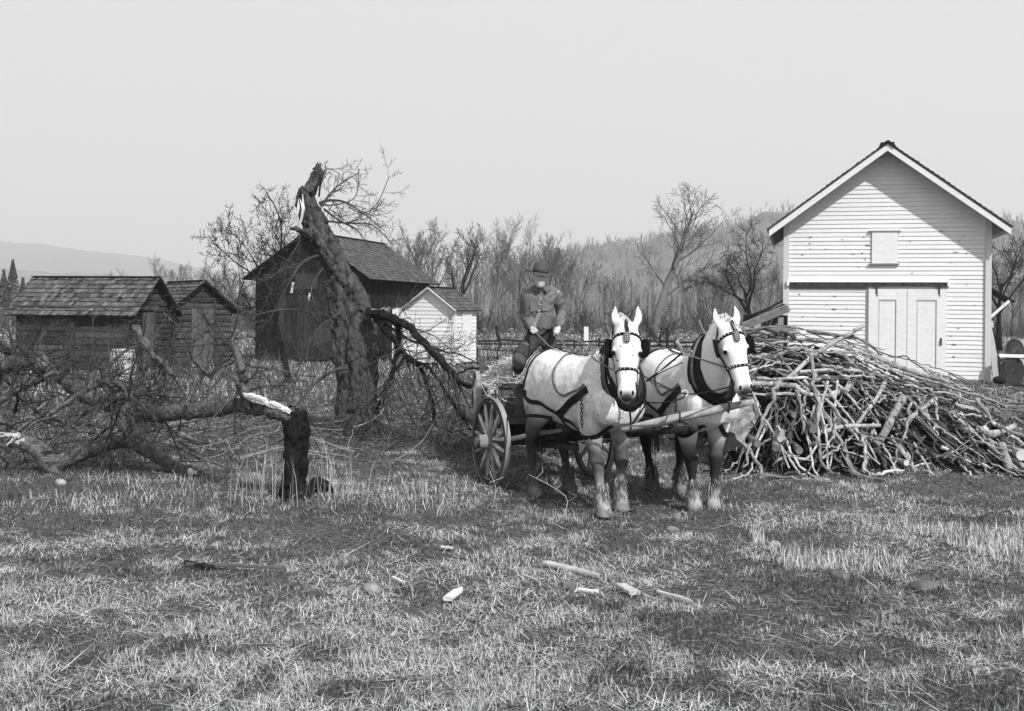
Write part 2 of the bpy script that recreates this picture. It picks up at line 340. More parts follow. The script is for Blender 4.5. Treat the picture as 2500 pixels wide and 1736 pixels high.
# ------------------------------------------------------------------ white barn
def white_barn():
    O=np.array([8.56,34.57,0]); u=np.array([.968,-.25,0]); u/=np.linalg.norm(u); n=np.cross(u,Z3); w=5.87; dep=7.
    ze,zr=4.95,7.12; ov=.52; fr=.62
    t=thing('barn','white clapboard barn with steep gable and sliding door behind the brushwood pile','barn',O)
    P=lambda s,z,k=0: O+u*s+Z3*z+n*k
    mb=MB(); siding(mb,O,u,w,.12,zr+.02,.131,gable_top(w,ze,zr),seed=3,jit=.025)
    b=O-n*dep; siding(mb,b+u*w,-u,w,.12,zr,.3,gable_top(w,ze,zr),seed=4)
    for s0,uu in ((O-n*dep+np.zeros(3),n),(O+u*w,-n)): siding(mb,s0,uu,dep,.12,ze,.2,seed=5)
    mb.obj('clapboard_wall',M['white'],t)
    for s in (0,w): mb=MB(); mb.box(P(s,ze/2+.05,.0),(.17,.17,ze),rot=np.array([u,n,Z3]).T,tone=.78); mb.obj('corner_board',M['white'],t)
    mb=MB(); mb.box(P(w/2,.06,-.1),(w,.3,.13),rot=np.array([u,n,Z3]).T); mb.obj('foundation',M['stone'],t)
    pitch=(zr-ze)/(w/2)
    for sgn in (-1,1):
        s0=w/2; se=w/2+sgn*(w/2+ov); zE=zr-pitch*(w/2+ov)+.1; zR=zr+.1
        A=P(se,zE,fr); B=P(se,zE,-dep-.4); C=P(s0,zR,fr); D=P(s0,zR,-dep-.4)
        mb=MB(); slab(mb,A,B,C,D,.05,.8); rf=mb.obj('roof',M['greywood'],t)
        mb=MB(); e2=A-n*.0; shingles(mb,P(se+sgn*.05,zE-.03,fr+.05),P(se+sgn*.05,zE-.03,-dep-.4),P(s0,zR+.01,fr+.05),P(s0,zR+.01,-dep-.4),24,.2,.02,seed=8); mb.obj('shingle_covering',M['shingle'],rf)
        # rake fascia board
        mb=MB(); d=.19
        a=P(se,zE-.052,fr+.012); c=P(s0,zR-.052,fr+.012)
        mb.hexa(np.array([a-Z3*d,c-Z3*d,c-Z3*d-n*.035,a-Z3*d-n*.035,a,c,c-n*.035,a-n*.035])); mb.obj('fascia_board',M['white'],t)
        mb=MB(); a=P(se,zE-.055,fr-.03); c=P(se,zE-.055,-dep-.4); mb.hexa(np.array([a-Z3*.12,c-Z3*.12,c-Z3*.12-u*sgn*.03,a-Z3*.12-u*sgn*.03,a,c,c-u*sgn*.03,a-u*sgn*.03])); mb.obj('eave_board',M['white'],t)
    mb=MB()
    for sgn in (-1,1): mb.beam(P(w/2,zr+.15,fr+.07),P(w/2+sgn*.22,zr+.15-.22*pitch-.01,fr+.07),.03,.05); mb.beam(P(w/2+sgn*.1,zr+.09,fr+.08),P(w/2+sgn*.1,zr+.09,-dep-.4),.2,.025)
    mb.obj('ridge_cap',M['darkwood'],t)
    # door
    d0,_=wall_hit(2119,800,O,u); d1,_=wall_hit(2309,800,O,u); zt=2.83; zb=.10
    Rm=np.array([u,n,Z3]).T
    mb=MB(); mb.box(P((d0+d1)/2,(zt+zb)/2,.075),(d1-d0,.045,zt-zb),rot=Rm,tone=1.0); door=mb.obj('sliding_door',M['whiteold'],t)
    mb=MB(); dw=d1-d0
    for k in (0,1):
        c0=d0+dw*(.0+.5*k); xa=c0+dw*(.14 if k==0 else .13); xb=c0+dw*(.36 if k==0 else .375)
        for a,b_,z0,z1 in ((c0+.01,xa,zb,zt),(xb,c0+dw*.5-.008,zb,zt),(xa+.002,xb-.002,zt-.33,zt),(xa+.002,xb-.002,zb,zb+.36)):
            mb.box(P((a+b_)/2,(z0+z1)/2,.106),(b_-a,.02,z1-z0-.01),rot=Rm,tone=rnd.uniform(.95,1.03))
        for x_ in (xa,xb): mb.box(P(x_,(zt+zb)/2,.1205),(.013,.006,zt-zb-.7),rot=Rm,tone=.45)
        for z_ in (zt-.335,zb+.365): mb.box(P((xa+xb)/2,z_,.121),(xb-xa,.006,.012),rot=Rm,tone=.45)
    mb.box(P(d0+dw*.5,(zt+zb)/2+.4,.119),(.01,.004,zt-zb-1),rot=Rm,tone=.5)
    mb.obj('door_frame',M['whiteold'],door)
    s,z=wall_hit(2296,834,O,u); mb=MB(); mb.box(P(s,z,.122),(.05,.012,.22),rot=Rm); mb.tube([P(s,z+.09,.12),P(s+.0,z+.07,.17),P(s,z-.07,.17),P(s,z-.09,.12)],.012); mb.obj('door_handle',M['iron'],door)
    for q in (2140,2292):
        s,_=wall_hit(q,700,O,u); mb=MB(); mb.box(P(s,zt+.03,.13),(.045,.014,.36),rot=Rm); mb.tube([P(s,zt+.10,.11),P(s,zt+.10,.16)],.07,12); mb.tube([P(s,zt-.17,.13),P(s+.04,zt-.2,.14)],.012)
        mb.obj('door_roller',M['iron'],door)
    # rail and its hood
    s0,_=wall_hit(1924,700,O,u); s1,_=wall_hit(2312,700,O,u)
    mb=MB(); mb.box(P((s0+s1)/2,2.99,.05),(s1-s0,.05,.13),rot=Rm,tone=.9); mb.obj('rail_board',M['greywood'],t)
    mb=MB(); mb.box(P((s0+s1)/2,2.925,.10),(s1-s0,.035,.035),rot=Rm)
    for k in range(9): mb.box(P(s0+.2+k*(s1-s0-.4)/8,2.96,.085),(.03,.04,.09),rot=Rm)
    mb.obj('door_rail',M['iron'],t)
    mb=MB(); a=P(s0,3.16,.02); b_=P(s1+.06,3.16,.02); mb.hexa(np.array([P(s0,3.055,.17),P(s1+.05,3.055,.17),P(s1+.05,3.03,.17),P(s0,3.03,.17),P(s0,3.17,.03),P(s1+.05,3.17,.03),P(s1+.05,3.14,.03),P(s0,3.14,.03)])[[3,2,6,7,0,1,5,4]])
    for s in (s0-.0,s1+.03): mb.box(P(s,3.0,.1),(.07,.14,.16),rot=Rm,tone=1.1)
    mb.obj('rail_hood',M['whiteold'],t)
    mb=MB(); mb.box(P((0.05+d0)/2,2.86,.03),(d0-.1,.05,.05),rot=Rm,tone=.7); mb.obj('rail_sill',M['greywood'],t)
    # hatch
    a,z1=wall_hit(2129,565,O,u); b_,_=wall_hit(2192,565,O,u); _,z0=wall_hit(2160,643,O,u)
    mb=MB(); mb.box(P((a+b_)/2,(z0+z1)/2,.055),(b_-a,.04,z1-z0),rot=Rm,tone=1.0); h=mb.obj('loft_hatch',M['whiteold'],t)
    mb=MB(); mb.box(P((a+b_)/2,z1+.02,.07),(b_-a+.18,.09,.035),rot=Rm,tone=.9); mb.box(P((a+b_)/2-.02,z0-.02,.07),(b_-a+.14,.08,.03),rot=Rm,tone=.45); mb.obj('hatch_trim',M['whiteold'],h)
    # nail scars and stains on the boards
    mb=MB(); g=random.Random(4)
    for k in range(60):
        s=g.uniform(.3,w-.3); z=g.uniform(.3,4.6)
        if d0-.05<s<d1+.05 and z<3.2: continue
        mb.box(P(s,z,.033),(g.choice([.03,.05,.12]),.004,.02*g.uniform(.6,1.6)),rot=Rm@np.array([[1,0,.15],[0,1,0],[-.15,0,1]]),tone=g.uniform(1,5))
    mb.obj('knot',M['iron'],t)
    # lean canopy on right side
    c=thing('canopy','small dark plank canopy with white brace on the barn right wall','canopy',O+u*w)
    Q=lambda s,z,k: O+u*(w+s)+Z3*z+n*k
    mb=MB(); 
    for k in range(5): slab(mb,Q(.1,2.95,-.5-k*.32),Q(.1,2.95,-.8-k*.32),Q(.86,2.48,-.5-k*.32),Q(.86,2.48,-.8-k*.32),.04,rnd.uniform(.6,1.4))
    mb.obj('canopy_roof',M['darkwood'],c)
    mb=MB(); mb.beam(Q(.1,1.95,-.5),Q(.68,2.50,-.5),.06,.08); mb.obj('brace',M['whiteold'],c)
    return P
BP=white_barn()
def leaning_boards():
    c=U(2432,915,33.6); c.z=0
    mb=MB(); a=U(2418,785,33.2); mb.beam(v3(c),v3(a),.16,.03,up=(0,1,0)); tag(mb.obj('board',M['palewood'],loc=c),'pale weathered board leaning on the right wall of the white barn','board')
    c=U(2443,912,33.3); c.z=0
    mb=MB(); mb.tube([v3(c),v3(U(2436,860,33.2)),v3(U(2424,800,33))],.025,6); tag(mb.obj('pole',M['darkwood'],loc=c),'thin dark pole leaning by the right corner of the white barn','pole')
leaning_boards()
# left lean-to of the barn: posts, beam, dark roof
def leanto():
    D=31.5; o=U(1870,930,D); o.z=0
    t=thing('lean_to','low dark lean-to with heavy squared beam left of the white barn','lean-to',o)
    a=U(1815,797,D-.6); b=U(1926,751,D-1.2)
    mb=MB(); mb.beam(v3(a),v3(b),.2,.2,up=(0,1,0)); mb.obj('beam',M['greywood'],t)
    mb=MB(); q=U(1848,790,D-.3); mb.box((q.x,q.y,q.z/2),(.2,.12,q.z),tone=1.5); mb.obj('post',M['greywood'],t); mb=MB(); q=U(1905,775,D+.9); mb.box((q.x,q.y,q.z/2),(.16,.12,q.z)); mb.obj('post',M['greywood'],t)
    mb=MB(); A=U(1822,789,D-.4); B=U(1822,783,D+2.2); C=U(1916,742,D-.7); E=U(1912,742,D+2.0); slab(mb,A,B,C,E,.05); mb.obj('roof',M['darkwood'],t)
    mb=MB(); c=U(1868,870,D+1.6); mb.box((c.x,c.y,1.0),(1.3,.1,2.0),tone=.5); mb.obj('back_wall',M['darkwood'],t)
    mb=MB()
    for k in range(5): mb.beam(v3(U(1832+k*9,818,D-.2)),v3(U(1850+k*10,782-k*4,D+.5)),.05,.05,tone=rnd.uniform(.6,1.2))
    mb.obj('slats',M['greywood'],t)
leanto()
# ------------------------------------------------------------------ generic small building
def building(name,label,cat,C,fu,w,dep,ze,zr,wall,roof_mat,ov,fr,rows,shw,seed,wallmat,ridge_along_depth=True,jit=.5):
    """C front-right corner as seen; fu: unit from left to right along the gable front; gable faces camera if ridge_along_depth."""
    C=v3(C); fu=v3(fu); n=np.cross(fu,Z3); O=C-fu*w
    t=thing(name,label,cat,C); mb=MB(); top=gable_top(w,ze,zr)
    f2=lambda s: ze+(zr-ze)*(1-abs(s-w/2)/(w/2))
    for (o,uu,ww,gab,sd) in ((O,fu,w,True,1),(C,-n,dep,False,2),(C-n*dep,-fu,w,True,3),(O-n*dep,n,dep,False,4)):
        if wall=='siding': siding(mb,o,uu,ww,.1,zr if gab else ze,.15,top if gab else None,seed=seed+sd,jit=.06)
        elif wall=='vboard': vboards(mb,o,uu,ww,.02,f2 if gab else (lambda s:ze),.2,seed=seed+sd)
        else: logs(mb,o,uu,ww,.05,zr if gab else ze,.2,top if gab else None,seed=seed+sd)
        # dark inner skin
    mb.obj({'siding':'clapboard_wall','vboard':'board_wall','logs':'log_wall'}[wall],wallmat,t)
    pitch=(zr-ze)/(w/2); P=lambda s,z,k: O+fu*s+Z3*z+n*k
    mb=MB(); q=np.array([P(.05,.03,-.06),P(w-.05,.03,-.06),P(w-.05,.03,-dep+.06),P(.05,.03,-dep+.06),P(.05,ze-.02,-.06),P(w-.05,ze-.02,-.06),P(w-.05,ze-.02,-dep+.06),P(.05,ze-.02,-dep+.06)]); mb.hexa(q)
    mb.obj('black_infill',M['black'],t)  # solid black box, puts the dark of the interior into colour
    for sgn in (-1,1):
        se=w/2+sgn*(w/2+ov); zE=zr-pitch*(w/2+ov)+.06; zR=zr+.06
        mb=MB(); slab(mb,P(se,zE,fr),P(se,zE,-dep-fr),P(w/2,zR,fr),P(w/2,zR,-dep-fr),.05,.8); rf=mb.obj('roof',M['darkwood'] if wall!='siding' else M['whiteold'],t)
        mb=MB(); shingles(mb,P(se+sgn*.03,zE-.02,fr+.03),P(se+sgn*.03,zE-.02,-dep-fr-.03),P(w/2,zR+.01,fr+.03),P(w/2,zR+.01,-dep-fr-.03),rows,shw,.030 if wall=='logs' else .016,jit,seed+sgn); mb.obj('shingle_covering',roof_mat,rf)
    mb=MB()
    for sgn in (-1,1): mb.beam(P(w/2+sgn*.07,zr+.08,fr+.05),P(w/2+sgn*.07,zr+.08,-dep-fr-.05),.16,.02,tone=.6)
    mb.obj('ridge_board',roof_mat,t)
    return t,P,n,O
def sheds():
    b=R(10); s0=np.array([math.sin(b),math.cos(b),0]); fu=s0   # gable wall runs away from camera on the right side
    # log shed one: gable on the right => gable 'front' faces +x-ish
    C2=U(316,911,34.8); C2.z=0; C2=v3(C2)
    L=3.85; w=2.6
    # front of gable as seen from +x side: left->right runs away from camera
    t,P,n,O=building('log_shed','larger log shed at far left with long mossy shingle roof','shed',C2+s0*w,s0,w,L,1.98,3.0,'logs',M['shingle'],.30,.32,9,.12,21,M['logwood'],jit=.5)
    mb=MB(); Rm=np.array([s0,n,Z3]).T
    for k in range(3): mb.box(P(.72+.24*k,1.0,.09),(.225,.03,1.82),rot=Rm,tone=rnd.uniform(1.6,2.2))
    d=mb.obj('door',M['logwood'],t); mb=MB(); mb.box(P(.55,1.05,.09),(.1,.08,1.95),rot=Rm,tone=.4); mb.box(P(1.38,1.05,.09),(.1,.08,1.95),rot=Rm); mb.box(P(.97,2.05,.1),(1.3,.07,.12),rot=Rm,tone=1.6); mb.obj('door_frame',M['logwood'],t)
    lw=np.array([-math.cos(b),math.sin(b),0]); nl=-s0
    mb=MB()
    for f in (.02,.49,.985):
        mb=MB(); c=C2+lw*L*f+nl*.09; mb.beam(c+Z3*.0,c+Z3*1.95+nl*rnd.uniform(-.02,.05),.13,.13,up=(0,1,0),tone=.7); mb.obj('post',M['logwood'],t)
    # long wall: wide boards
    mb=MB(); z=.08; g=random.Random(9)
    while z<1.9:
        h=g.uniform(.17,.26); s=.02
        for (a,c) in ((.05,L*.49),(L*.49,L-.05)):
            q0=C2+lw*a+nl*.075; q1=C2+lw*c+nl*.075; mb.beam(q0+Z3*(z+h/2),q1+Z3*(z+h/2+g.uniform(-.02,.02)),rnd.uniform(.02,.05),h-.03,tone=g.uniform(.5,1.9))
        z+=h
    mb.obj('plank_wall',M['logwood'],t)
    # shed two
    C=U(560,888,39.0); C.z=0; b2=R(40); s2=np.array([math.cos(b2),math.sin(b2)*.9,0]); s2/=np.linalg.norm(s2)
    w2=2.05
    t,P,n,O=building('log_shed','smaller chinked log shed with plank door, right of the larger log shed','shed',v3(C),s2,w2,2.9,2.1,2.95,'logs',M['shingle'],.3,.3,9,.17,31,M['logwood'],jit=.5)
    mb=MB(); Rm=np.array([s2,n,Z3]).T
    for k in range(4): mb.box(P(.72+.2*k,1.05,.09),(.188,.03,2.0),rot=Rm,tone=rnd.uniform(1.5,2.1))
    mb.obj('door',M['logwood'],t)
    mb=MB(); mb.box(P(1.45,1.3,.1),(.06,.05,2.3),rot=Rm,tone=.8); mb.box(P(.02,1.05,.05),(.12,.12,2.1),rot=Rm,tone=.8); mb.box(P(1.3,1.5,.12),(.25,.03,.05),rot=Rm,tone=.3); mb.obj('door_frame',M['logwood'],t)
    # white chinking rows read paler on the gable: part of wall tone
    # board between the sheds + dark boards added for the shaded opening
    a=U(395,796,37.5); c=U(450,794,38.2); o=Vector((a.x,a.y,0)); mb=MB(); t=thing('dark_gap_screen','dark boards standing in for the shaded opening between the two log sheds under a pale rail','fence',o)
    mb.beam(v3(a)-[0,0,.08],v3(c)-[0,0,.08],.04,.18,up=(0,0,1),tone=1.7); mb.obj('rail',M['logwood'],t)
    mb=MB(); 
    for k in range(6): 
        q=v3(a)+(v3(c)-v3(a))*(k+.5)/6; mb.box((q[0],q[1]+.06,(q[2]-.2)/2),(.17,.03,q[2]-.2),tone=rnd.uniform(.3,.9))
    mb.obj('boards',M['darkwood'],t)
    # dark barn
    fu=np.array([.962,-.273,0]); C=U(888,905,42.5); C=np.array([C.x,C.y,0])
    t,P,n,O=building('dark_barn','dark unpainted board barn with shingle roof behind the broken tree','barn',C,fu,4.62,7.05,3.45,5.00,'vboard',M['shingle'],.41,.4,18,.16,41,M['darkwood'],jit=.35)
    Rm=np.array([fu,n,Z3]).T
    mb=MB(); 
    for k in range(8): mb.box(P(1.15+.27*k,1.35,.07),(.25,.03,2.5),rot=Rm,tone=rnd.uniform(1.2,2.4))
    mb.obj('door',M['darkwood'],t)
    mb=MB(); mb.box(P(2.2,3.15,.08),(.95,.03,.62),rot=Rm,tone=2.6); mb.obj('hatch',M['darkwood'],t)
    mb=MB()
    for (s_,z_,a_,b_) in ((1.62,2.9,.10,.42),(2.35,2.55,.08,.3)): mb=MB(); mb.box(P(s_,z_,.105),(a_,.012,b_),rot=Rm@np.array([[1,0,.2],[0,1,0],[-.2,0,1]])); mb.obj('torn_paper',M['palewood'],t)
    mb=MB(); mb.box(P(3.0,.95,.1),(.9,.02,.8),rot=Rm@np.array([[1,0,.1],[0,1,0],[-.1,0,1]])); mb.box(P(3.2,.5,.13),(.7,.02,.6),rot=Rm@np.array([[1,0,-.2],[0,1,0],[.2,0,1]]),tone=.6); mb.obj('sheet_patch',M['logwood'],t)
    # outhouse
    a=R(23); fu=np.array([math.cos(a),-math.sin(a),0]); C=np.array([-2.13,41.0,0])
    t,P,n,O=building('outhouse','small white clapboard outhouse with shingle roof right of the broken tree','outhouse',C,fu,2.05,1.9,2.13,2.87,'siding',M['shingle'],.16,.16,8,.2,51,M['white'],jit=.3)
    mb=MB(); Rm=np.array([fu,n,Z3]).T
    for s in (0,2.05): mb=MB(); mb.box(P(s,1.1,0),(.12,.12,2.1),rot=Rm); mb.obj('corner_board',M['white'],t)
    for sgn in (-1,1):
        mb=MB(); x0=1.025; q0=P(x0,2.87+.03,.19); q1=P(x0+sgn*1.185,2.90-1.185*.74/1.025,.19); mb.beam(q0,q1,.03,.09,up=tuple(n)); mb.obj('fascia_board',M['white'],t)
    mb=MB(); Rd=np.array([-n,fu,Z3]).T; mb.box(v3(C)-n*.98+fu*.05+Z3*1.1,(.8,.04,1.95),rot=Rd); mb.obj('door',M['whiteold'],t)
    # white screen panel left of outhouse
    q=U(958,752,42.6); r=U(985,752,42.6); mb=MB(); t=thing('screen','white board screen standing at the left of the outhouse','screen',(q.x,q.y,0))
    for k in range(4): mb.box((q.x+(r.x-q.x)*(k+.5)/4,q.y+.02*k,q.z/2),((r.x-q.x)/4-.008,.03,q.z),tone=rnd.uniform(.9,1.05))
    mb.obj('boards',M['white'],t); mb=MB(); mb.box(((q.x+r.x)/2,q.y+.09,q.z-.4),(r.x-q.x,.05,.1)); mb.obj('rail',M['white'],t)
sheds()
# ------------------------------------------------------------------ barrel, roller, fences, stones
def barrel():
    c=U(299,946,30.2); c.z=0; mb=MB(); h=.93
    z=np.linspace(0,h,9); r=.29+.07*np.sin(z/h*np.pi); pts=np.stack([np.full(9,c.x),np.full(9,c.y),z],-1)
    t=thing('barrel','pale whitewashed wooden barrel standing before the larger log shed','barrel',c)
    k=28; tn=1; mb.tube(pts,r,k,1.7,caps=False); 
    mb.obj('staves',M['greywood'],t,smooth=True)
    mb=MB(); mb.tube([(c.x,c.y,h-.06),(c.x,c.y,h-.03)],.27,24); mb.obj('head',M['greywood'],t)
    for zz in (.08,.27,.66,.86):
        mb=MB(); rr=.29+.07*math.sin(zz/h*math.pi)+.006; mb.tube([(c.x,c.y,zz-.025),(c.x,c.y,zz+.025)],rr,28); mb.obj('hoop',M['tin'],t)
barrel()
def roller():
    D=31.8; c=U(2470,938,D); c.z=0; t=thing('land_roller','iron drum roller with white frame bar at the right edge by the barn','roller',c)
    ax=np.array([.93,.36,0]); f=np.array([-.36,.93,0])
    p=v3(U(2476,906,D)); 
    def drum(p,r,L,m,name):
        mb=MB(); mb.tube([p-ax*.0,p+ax*L],r,28,caps=False); mb.tube([p+ax*.05,p+ax*.06],r*.97,28,tone=.6); mb.tube([p-ax*.03,p+ax*.08],.05,10); mb.tube([p-ax*.0,p+ax*.05],r+.012,28,caps=False); return mb.obj(name,m,t)
    drum(v3(U(2472,905,D)),.43,1.6,M['tin'],'lower_drum')
    drum(v3(U(2478,857,D+.3)),.34,.25,M['tin'],'upper_wheel')
    mb=MB(); a=v3(U(2438,868,D-.25)); b=v3(U(2560,871,D-.1)); mb.beam(a,b,.08,.09); mb.obj('frame_bar',M['white'],t)
    mb=MB(); mb.beam(v3(U(2440,880,D-.2)),v3(U(2560,883,D)),.06,.1); mb.beam(a,v3(U(2448,925,D-.3)),.06,.05); mb.obj('frame',M['iron'],t)
    mb=MB(); mb.ball(v3(U(2440,928,D-.4)),(.2,.18,.12),k=10); tag(mb.obj('stone',M['darkwood'],loc=U(2440,938,D-.4)),'dark lump beside the roller at the barn corner','stone')
roller()
def fence_posts():
    def post(name,px,py0,py1,w,m,label,lean=0,D=None,grp=None):
        g=G(px,py1) if D is None else U(px,py1,D); g.z=0
        mb=MB(); D_=g.y; top=v3(U(px+lean,py0,D_)); wd=w*D_/F; mb.beam(v3(g),top,wd,wd*.8,up=(0,1,0)); return tag(mb.obj(name,m,loc=g),label,'post',grp)
    post('fence_post',1431,798,846,11,M['white'],'white painted post between the driver and the left horse')
    post('fence_post',1222,797,846,8,M['darkwood'],'dark leaning post left of the driver',lean=-11)
    post('fence_post',1211,872,914,5,M['darkwood'],'short thin post right of the outhouse by the wagon')
    post('fence_post',1629,800,852,7,M['darkwood'],'dark post beside a small bush between the two horses',D=60)
    post('fence_post',25,782,832,5,M['greywood'],'thin grey post left of the larger log shed',D=55)
    # low dark rail fence line across far field
    o=U(1160,846,62); o.z=0; mb=MB(); t=thing('rail_fence','low dark rail fence crossing the far field behind the driver','fence',o)
    a=v3(U(1160,835,62)); b=v3(U(1900,850,60)); a[2]=.42; b[2]=.42; N=12
    for k in range(N):
        p=a+(b-a)*k/N; q=a+(b-a)*(k+1)/N; mb.beam(p+[0,0,rnd.uniform(-.05,.05)],q+[0,0,rnd.uniform(-.05,.05)],.08,.1); mb.beam(p-[0,0,.22],q-[0,0,.2],.08,.09)
    mb.obj('rail',M['darkwood'],t)
    for k in range(N+1): mb=MB(); p=a+(b-a)*k/N; mb.box((p[0],p[1],.3),(.1,.1,.62)); mb.obj('post',M['darkwood'],t)
    mb=MB(); t=thing('wire_fence','thin fence of slender posts right of the outhouse','fence',U(1165,880,44)-Vector((0,0,0)))
    pts=[U(1165,905,42),U(1215,908,41),U(1250,910,40)]
    for p in pts: p.z=0; mb.box((p.x,p.y,.35),(.05,.05,.7))
    for z in (.3,.6): mb.tube([(p.x,p.y,z) for p in pts],.012,4)
    mb.obj('posts_and_wire',M['darkwood'],t)
    # field stone walls: heaped stones nobody could count at that distance
    for (x0,x1,y,lab) in ((1150,1900,100,'long low heap of pale stones along the foot of the woods in the middle'),(520,640,70,'low dry stone wall between the log sheds and the dark barn'),):
        g=np.random.default_rng(x0); mb=MB(); A=U(x0,800,y); B=U(x1,800,y+3); n=int((B.x-A.x)/.22)
        for k in range(n):
            if vnoise(np.array(k*.15),np.array(2.),1.,3)<.32: continue
            t=g.random(); p=np.array([A.x+(B.x-A.x)*t,A.y+(B.y-A.y)*t+g.normal(0,.5),g.uniform(.0,.42)]); mb.ball(p,g.uniform(.10,.26,3)*[1.5,1,.8],k=6,tone=g.uniform(.25,1.0))
        o=tag(mb.obj('stone_wall',M['stone'],loc=(A.x,A.y,0)),lab,'stone wall')
fence_posts()
# ------------------------------------------------------------------ horses
M['horse_a']=MAT('flea-bitten grey horse coat',.72,.8,.24,11,.3,120,spots=(34,.615,.5),spec=.08)
M['horse_b']=MAT('near-white horse coat',.75,.8,.12,7,.3,120,spots=(26,.68,.8),spec=.08)
M['tail']=MAT('dark horse hair',.03,.7,.4,20,spec=.3)
M['mane']=MAT('pale horse hair',.5,.7,.3,20,spec=.2)
def band(mb, P, Nn, w, th, tone=1.0):
    P=np.array(P); Nn=nrm(np.array(Nn)); t=nrm(np.gradient(P,axis=0)); sd=nrm(np.cross(t,Nn)); n2=np.cross(sd,t)
    mb.loft([(P[i],sd[i],n2[i],w/2,th/2) for i in range(len(P))],8,tone,5); return mb
def chain(mb, a, b, r=.012, sag=0):
    a=np.array(a,float); b=np.array(b,float); n=max(3,int(np.linalg.norm(b-a)/(r*3))); d=(b-a)/n; e=nrm(np.cross(d,[.3,1,.2])); f=nrm(np.cross(d,e))
    for k in range(n):
        c=a+d*(k+.5)-Z3*sag*4*((k+.5)/n)*(1-(k+.5)/n); s=e if k%2 else f
        L=np.linalg.norm(d)*.75; dd=d/np.linalg.norm(d); th=np.arange(9)*np.pi/4
        mb.tube([c+dd*math.cos(q)*L+s*math.sin(q)*r for q in th],r*.32,4,caps=False)
def make_horse(label,fp,poll,face,coat,kind,pitch=18,headL=.70,roll=0):
    """fp: ground pixels of RF, LF, RH, LH feet; poll: (px,py,D) ; face: world direction the face looks at."""
    w=[G(*p) for p in fp]; fc=(w[0]+w[1])/2; hc=(w[2]+w[3])/2; o=(fc+hc)/2; h=(fc-hc).normalized(); lf=Vector((0,0,1)).cross(h)
    Rw=np.array([h,lf,(0,0,1)]).T                      # local -> world rotation
    toL=lambda p: Rw.T@(v3(p)-v3(o))
    T=thing('horse',label,'horse',o); feet=[toL(p) for p in w]; pl=toL(U(*poll)); f=Rw.T@v3(face); f[2]=0; f/=np.linalg.norm(f)
    X=lambda mb:[mb.v.__setitem__(i,a@Rw.T+v3(o)) for i,a in enumerate(mb.v)] and mb
    y_=np.array([0,1,0]); x_=np.array([1,0,0]); mb=MB()
    prof=[(-.97,1.30,.08,.09),(-.92,1.28,.20,.17),(-.82,1.27,.30,.25),(-.68,1.265,.37,.305),(-.5,1.25,.40,.33),(-.3,1.22,.385,.335),(-.1,1.19,.39,.35),(.1,1.175,.40,.355),(.3,1.19,.41,.34),(.48,1.24,.42,.30),(.62,1.25,.41,.27),(.75,1.22,.35,.245),(.86,1.17,.25,.20),(.92,1.14,.10,.10)]
    mb.loft([((x,0,z),y_,Z3,b,a) for x,z,a,b in prof],28,1,2.25)
    # chest muscles, haunch
    for s in (-1,1):
        mb.ball((.76,s*.14,1.10),(.17,.15,.20),k=14); mb.ball((.55,s*.17,1.15),(.22,.15,.30),k=14); mb.ball((-.60,s*.17,1.22),(.28,.17,.32),k=14)
    # neck
    ys=.07 if kind=='a' else .0; base=np.array([.5,ys*.5,1.28]); c1=np.array([.78,ys+pl[1]*.12,1.50]); c2=base*.0+np.array([pl[0]*.62+.36*.9,pl[1]*.5,1.68]); c3=pl+[-.07,0,-.05]; 
    path=smooth_path([base,c1,(c1+c3)/2+[-.03,0,.05],c3,pl+f*.03+[0,0,-.06]],4); N=len(path); tt=nrm(np.gradient(path,axis=0)); secs=[]
    for i,p in enumerate(path):
        q=i/(N-1); sd=nrm(np.cross(tt[i],Z3)); up=np.cross(sd,tt[i])
        secs.append((p,sd,up,np.interp(q,[0,.3,.6,.85,1],[.21,.155,.108,.088,.085]),np.interp(q,[0,.3,.6,.85,1],[.37,.28,.20,.15,.11])))
    mb.loft(secs,20)
    # head
    pr=R(pitch); a=f*math.sin(pr)-Z3*math.cos(pr); fr=f*math.cos(pr)+Z3*math.sin(pr); sd=np.cross(a,fr); sd/=np.linalg.norm(sd)
    a=a*math.cos(roll)+sd*math.sin(roll); sd=np.cross(a,fr); sd/=np.linalg.norm(sd)
    hs=[(0,.100,.10,-.03),(.07,.118,.12,-.03),(.17,.134,.135,-.035),(.28,.140,.15,-.05),(.38,.128,.155,-.055),(.48,.110,.14,-.045),(.60,.095,.112,-.025),(.72,.085,.092,-.010),(.82,.085,.084,0),(.90,.088,.078,0),(.96,.078,.064,-.005),(1.0,.045,.035,-.01)]
    HT=[q[0] for q in hs]
    hc_=lambda t,k: np.interp(t,HT,[q[k] for q in hs])
    hp=lambda t: pl+a*(t*headL)+fr*hc_(t,3)
    mb.loft([(pl+a*(t*headL)+fr*c,sd,fr,hw,hd) for t,hw,hd,c in hs],22,1,2.5)
    for s in (-1,1):
        mb.ball(pl+a*.24*headL/.7+sd*s*.112+fr*.030,(.036,.036,.045),k=10)                     # brow
        mb.ball(hp(.36)+sd*s*.075-fr*.07,(.06,.06,.09),k=12)                              # cheek
        mb.ball(hp(.90)+sd*s*.048+fr*.035,(.034,.034,.045),k=10)                           # nostril flare
    mb.ball(hp(.97)-fr*.035+a*.01,(.04,.05,.035),k=10)
    # ears
    for s in (-1,1):
        e0=pl+sd*s*.075+fr*(-.02)-a*.0; ed=nrm(-a*.95+sd*s*.16+f*.05)
        E=[]; 
        for q,rw,rt in ((-.05,.034,.034),(0.02,.036,.030),(.07,.043,.024),(.12,.040,.019),(.17,.026,.015),(.225,.008,.008)):
            E.append((e0+ed*q+sd*s*(.02*math.sin(max(q,0)/.2*math.pi)),sd,np.cross(ed,sd),rw,rt))
        mb.loft(E,12)
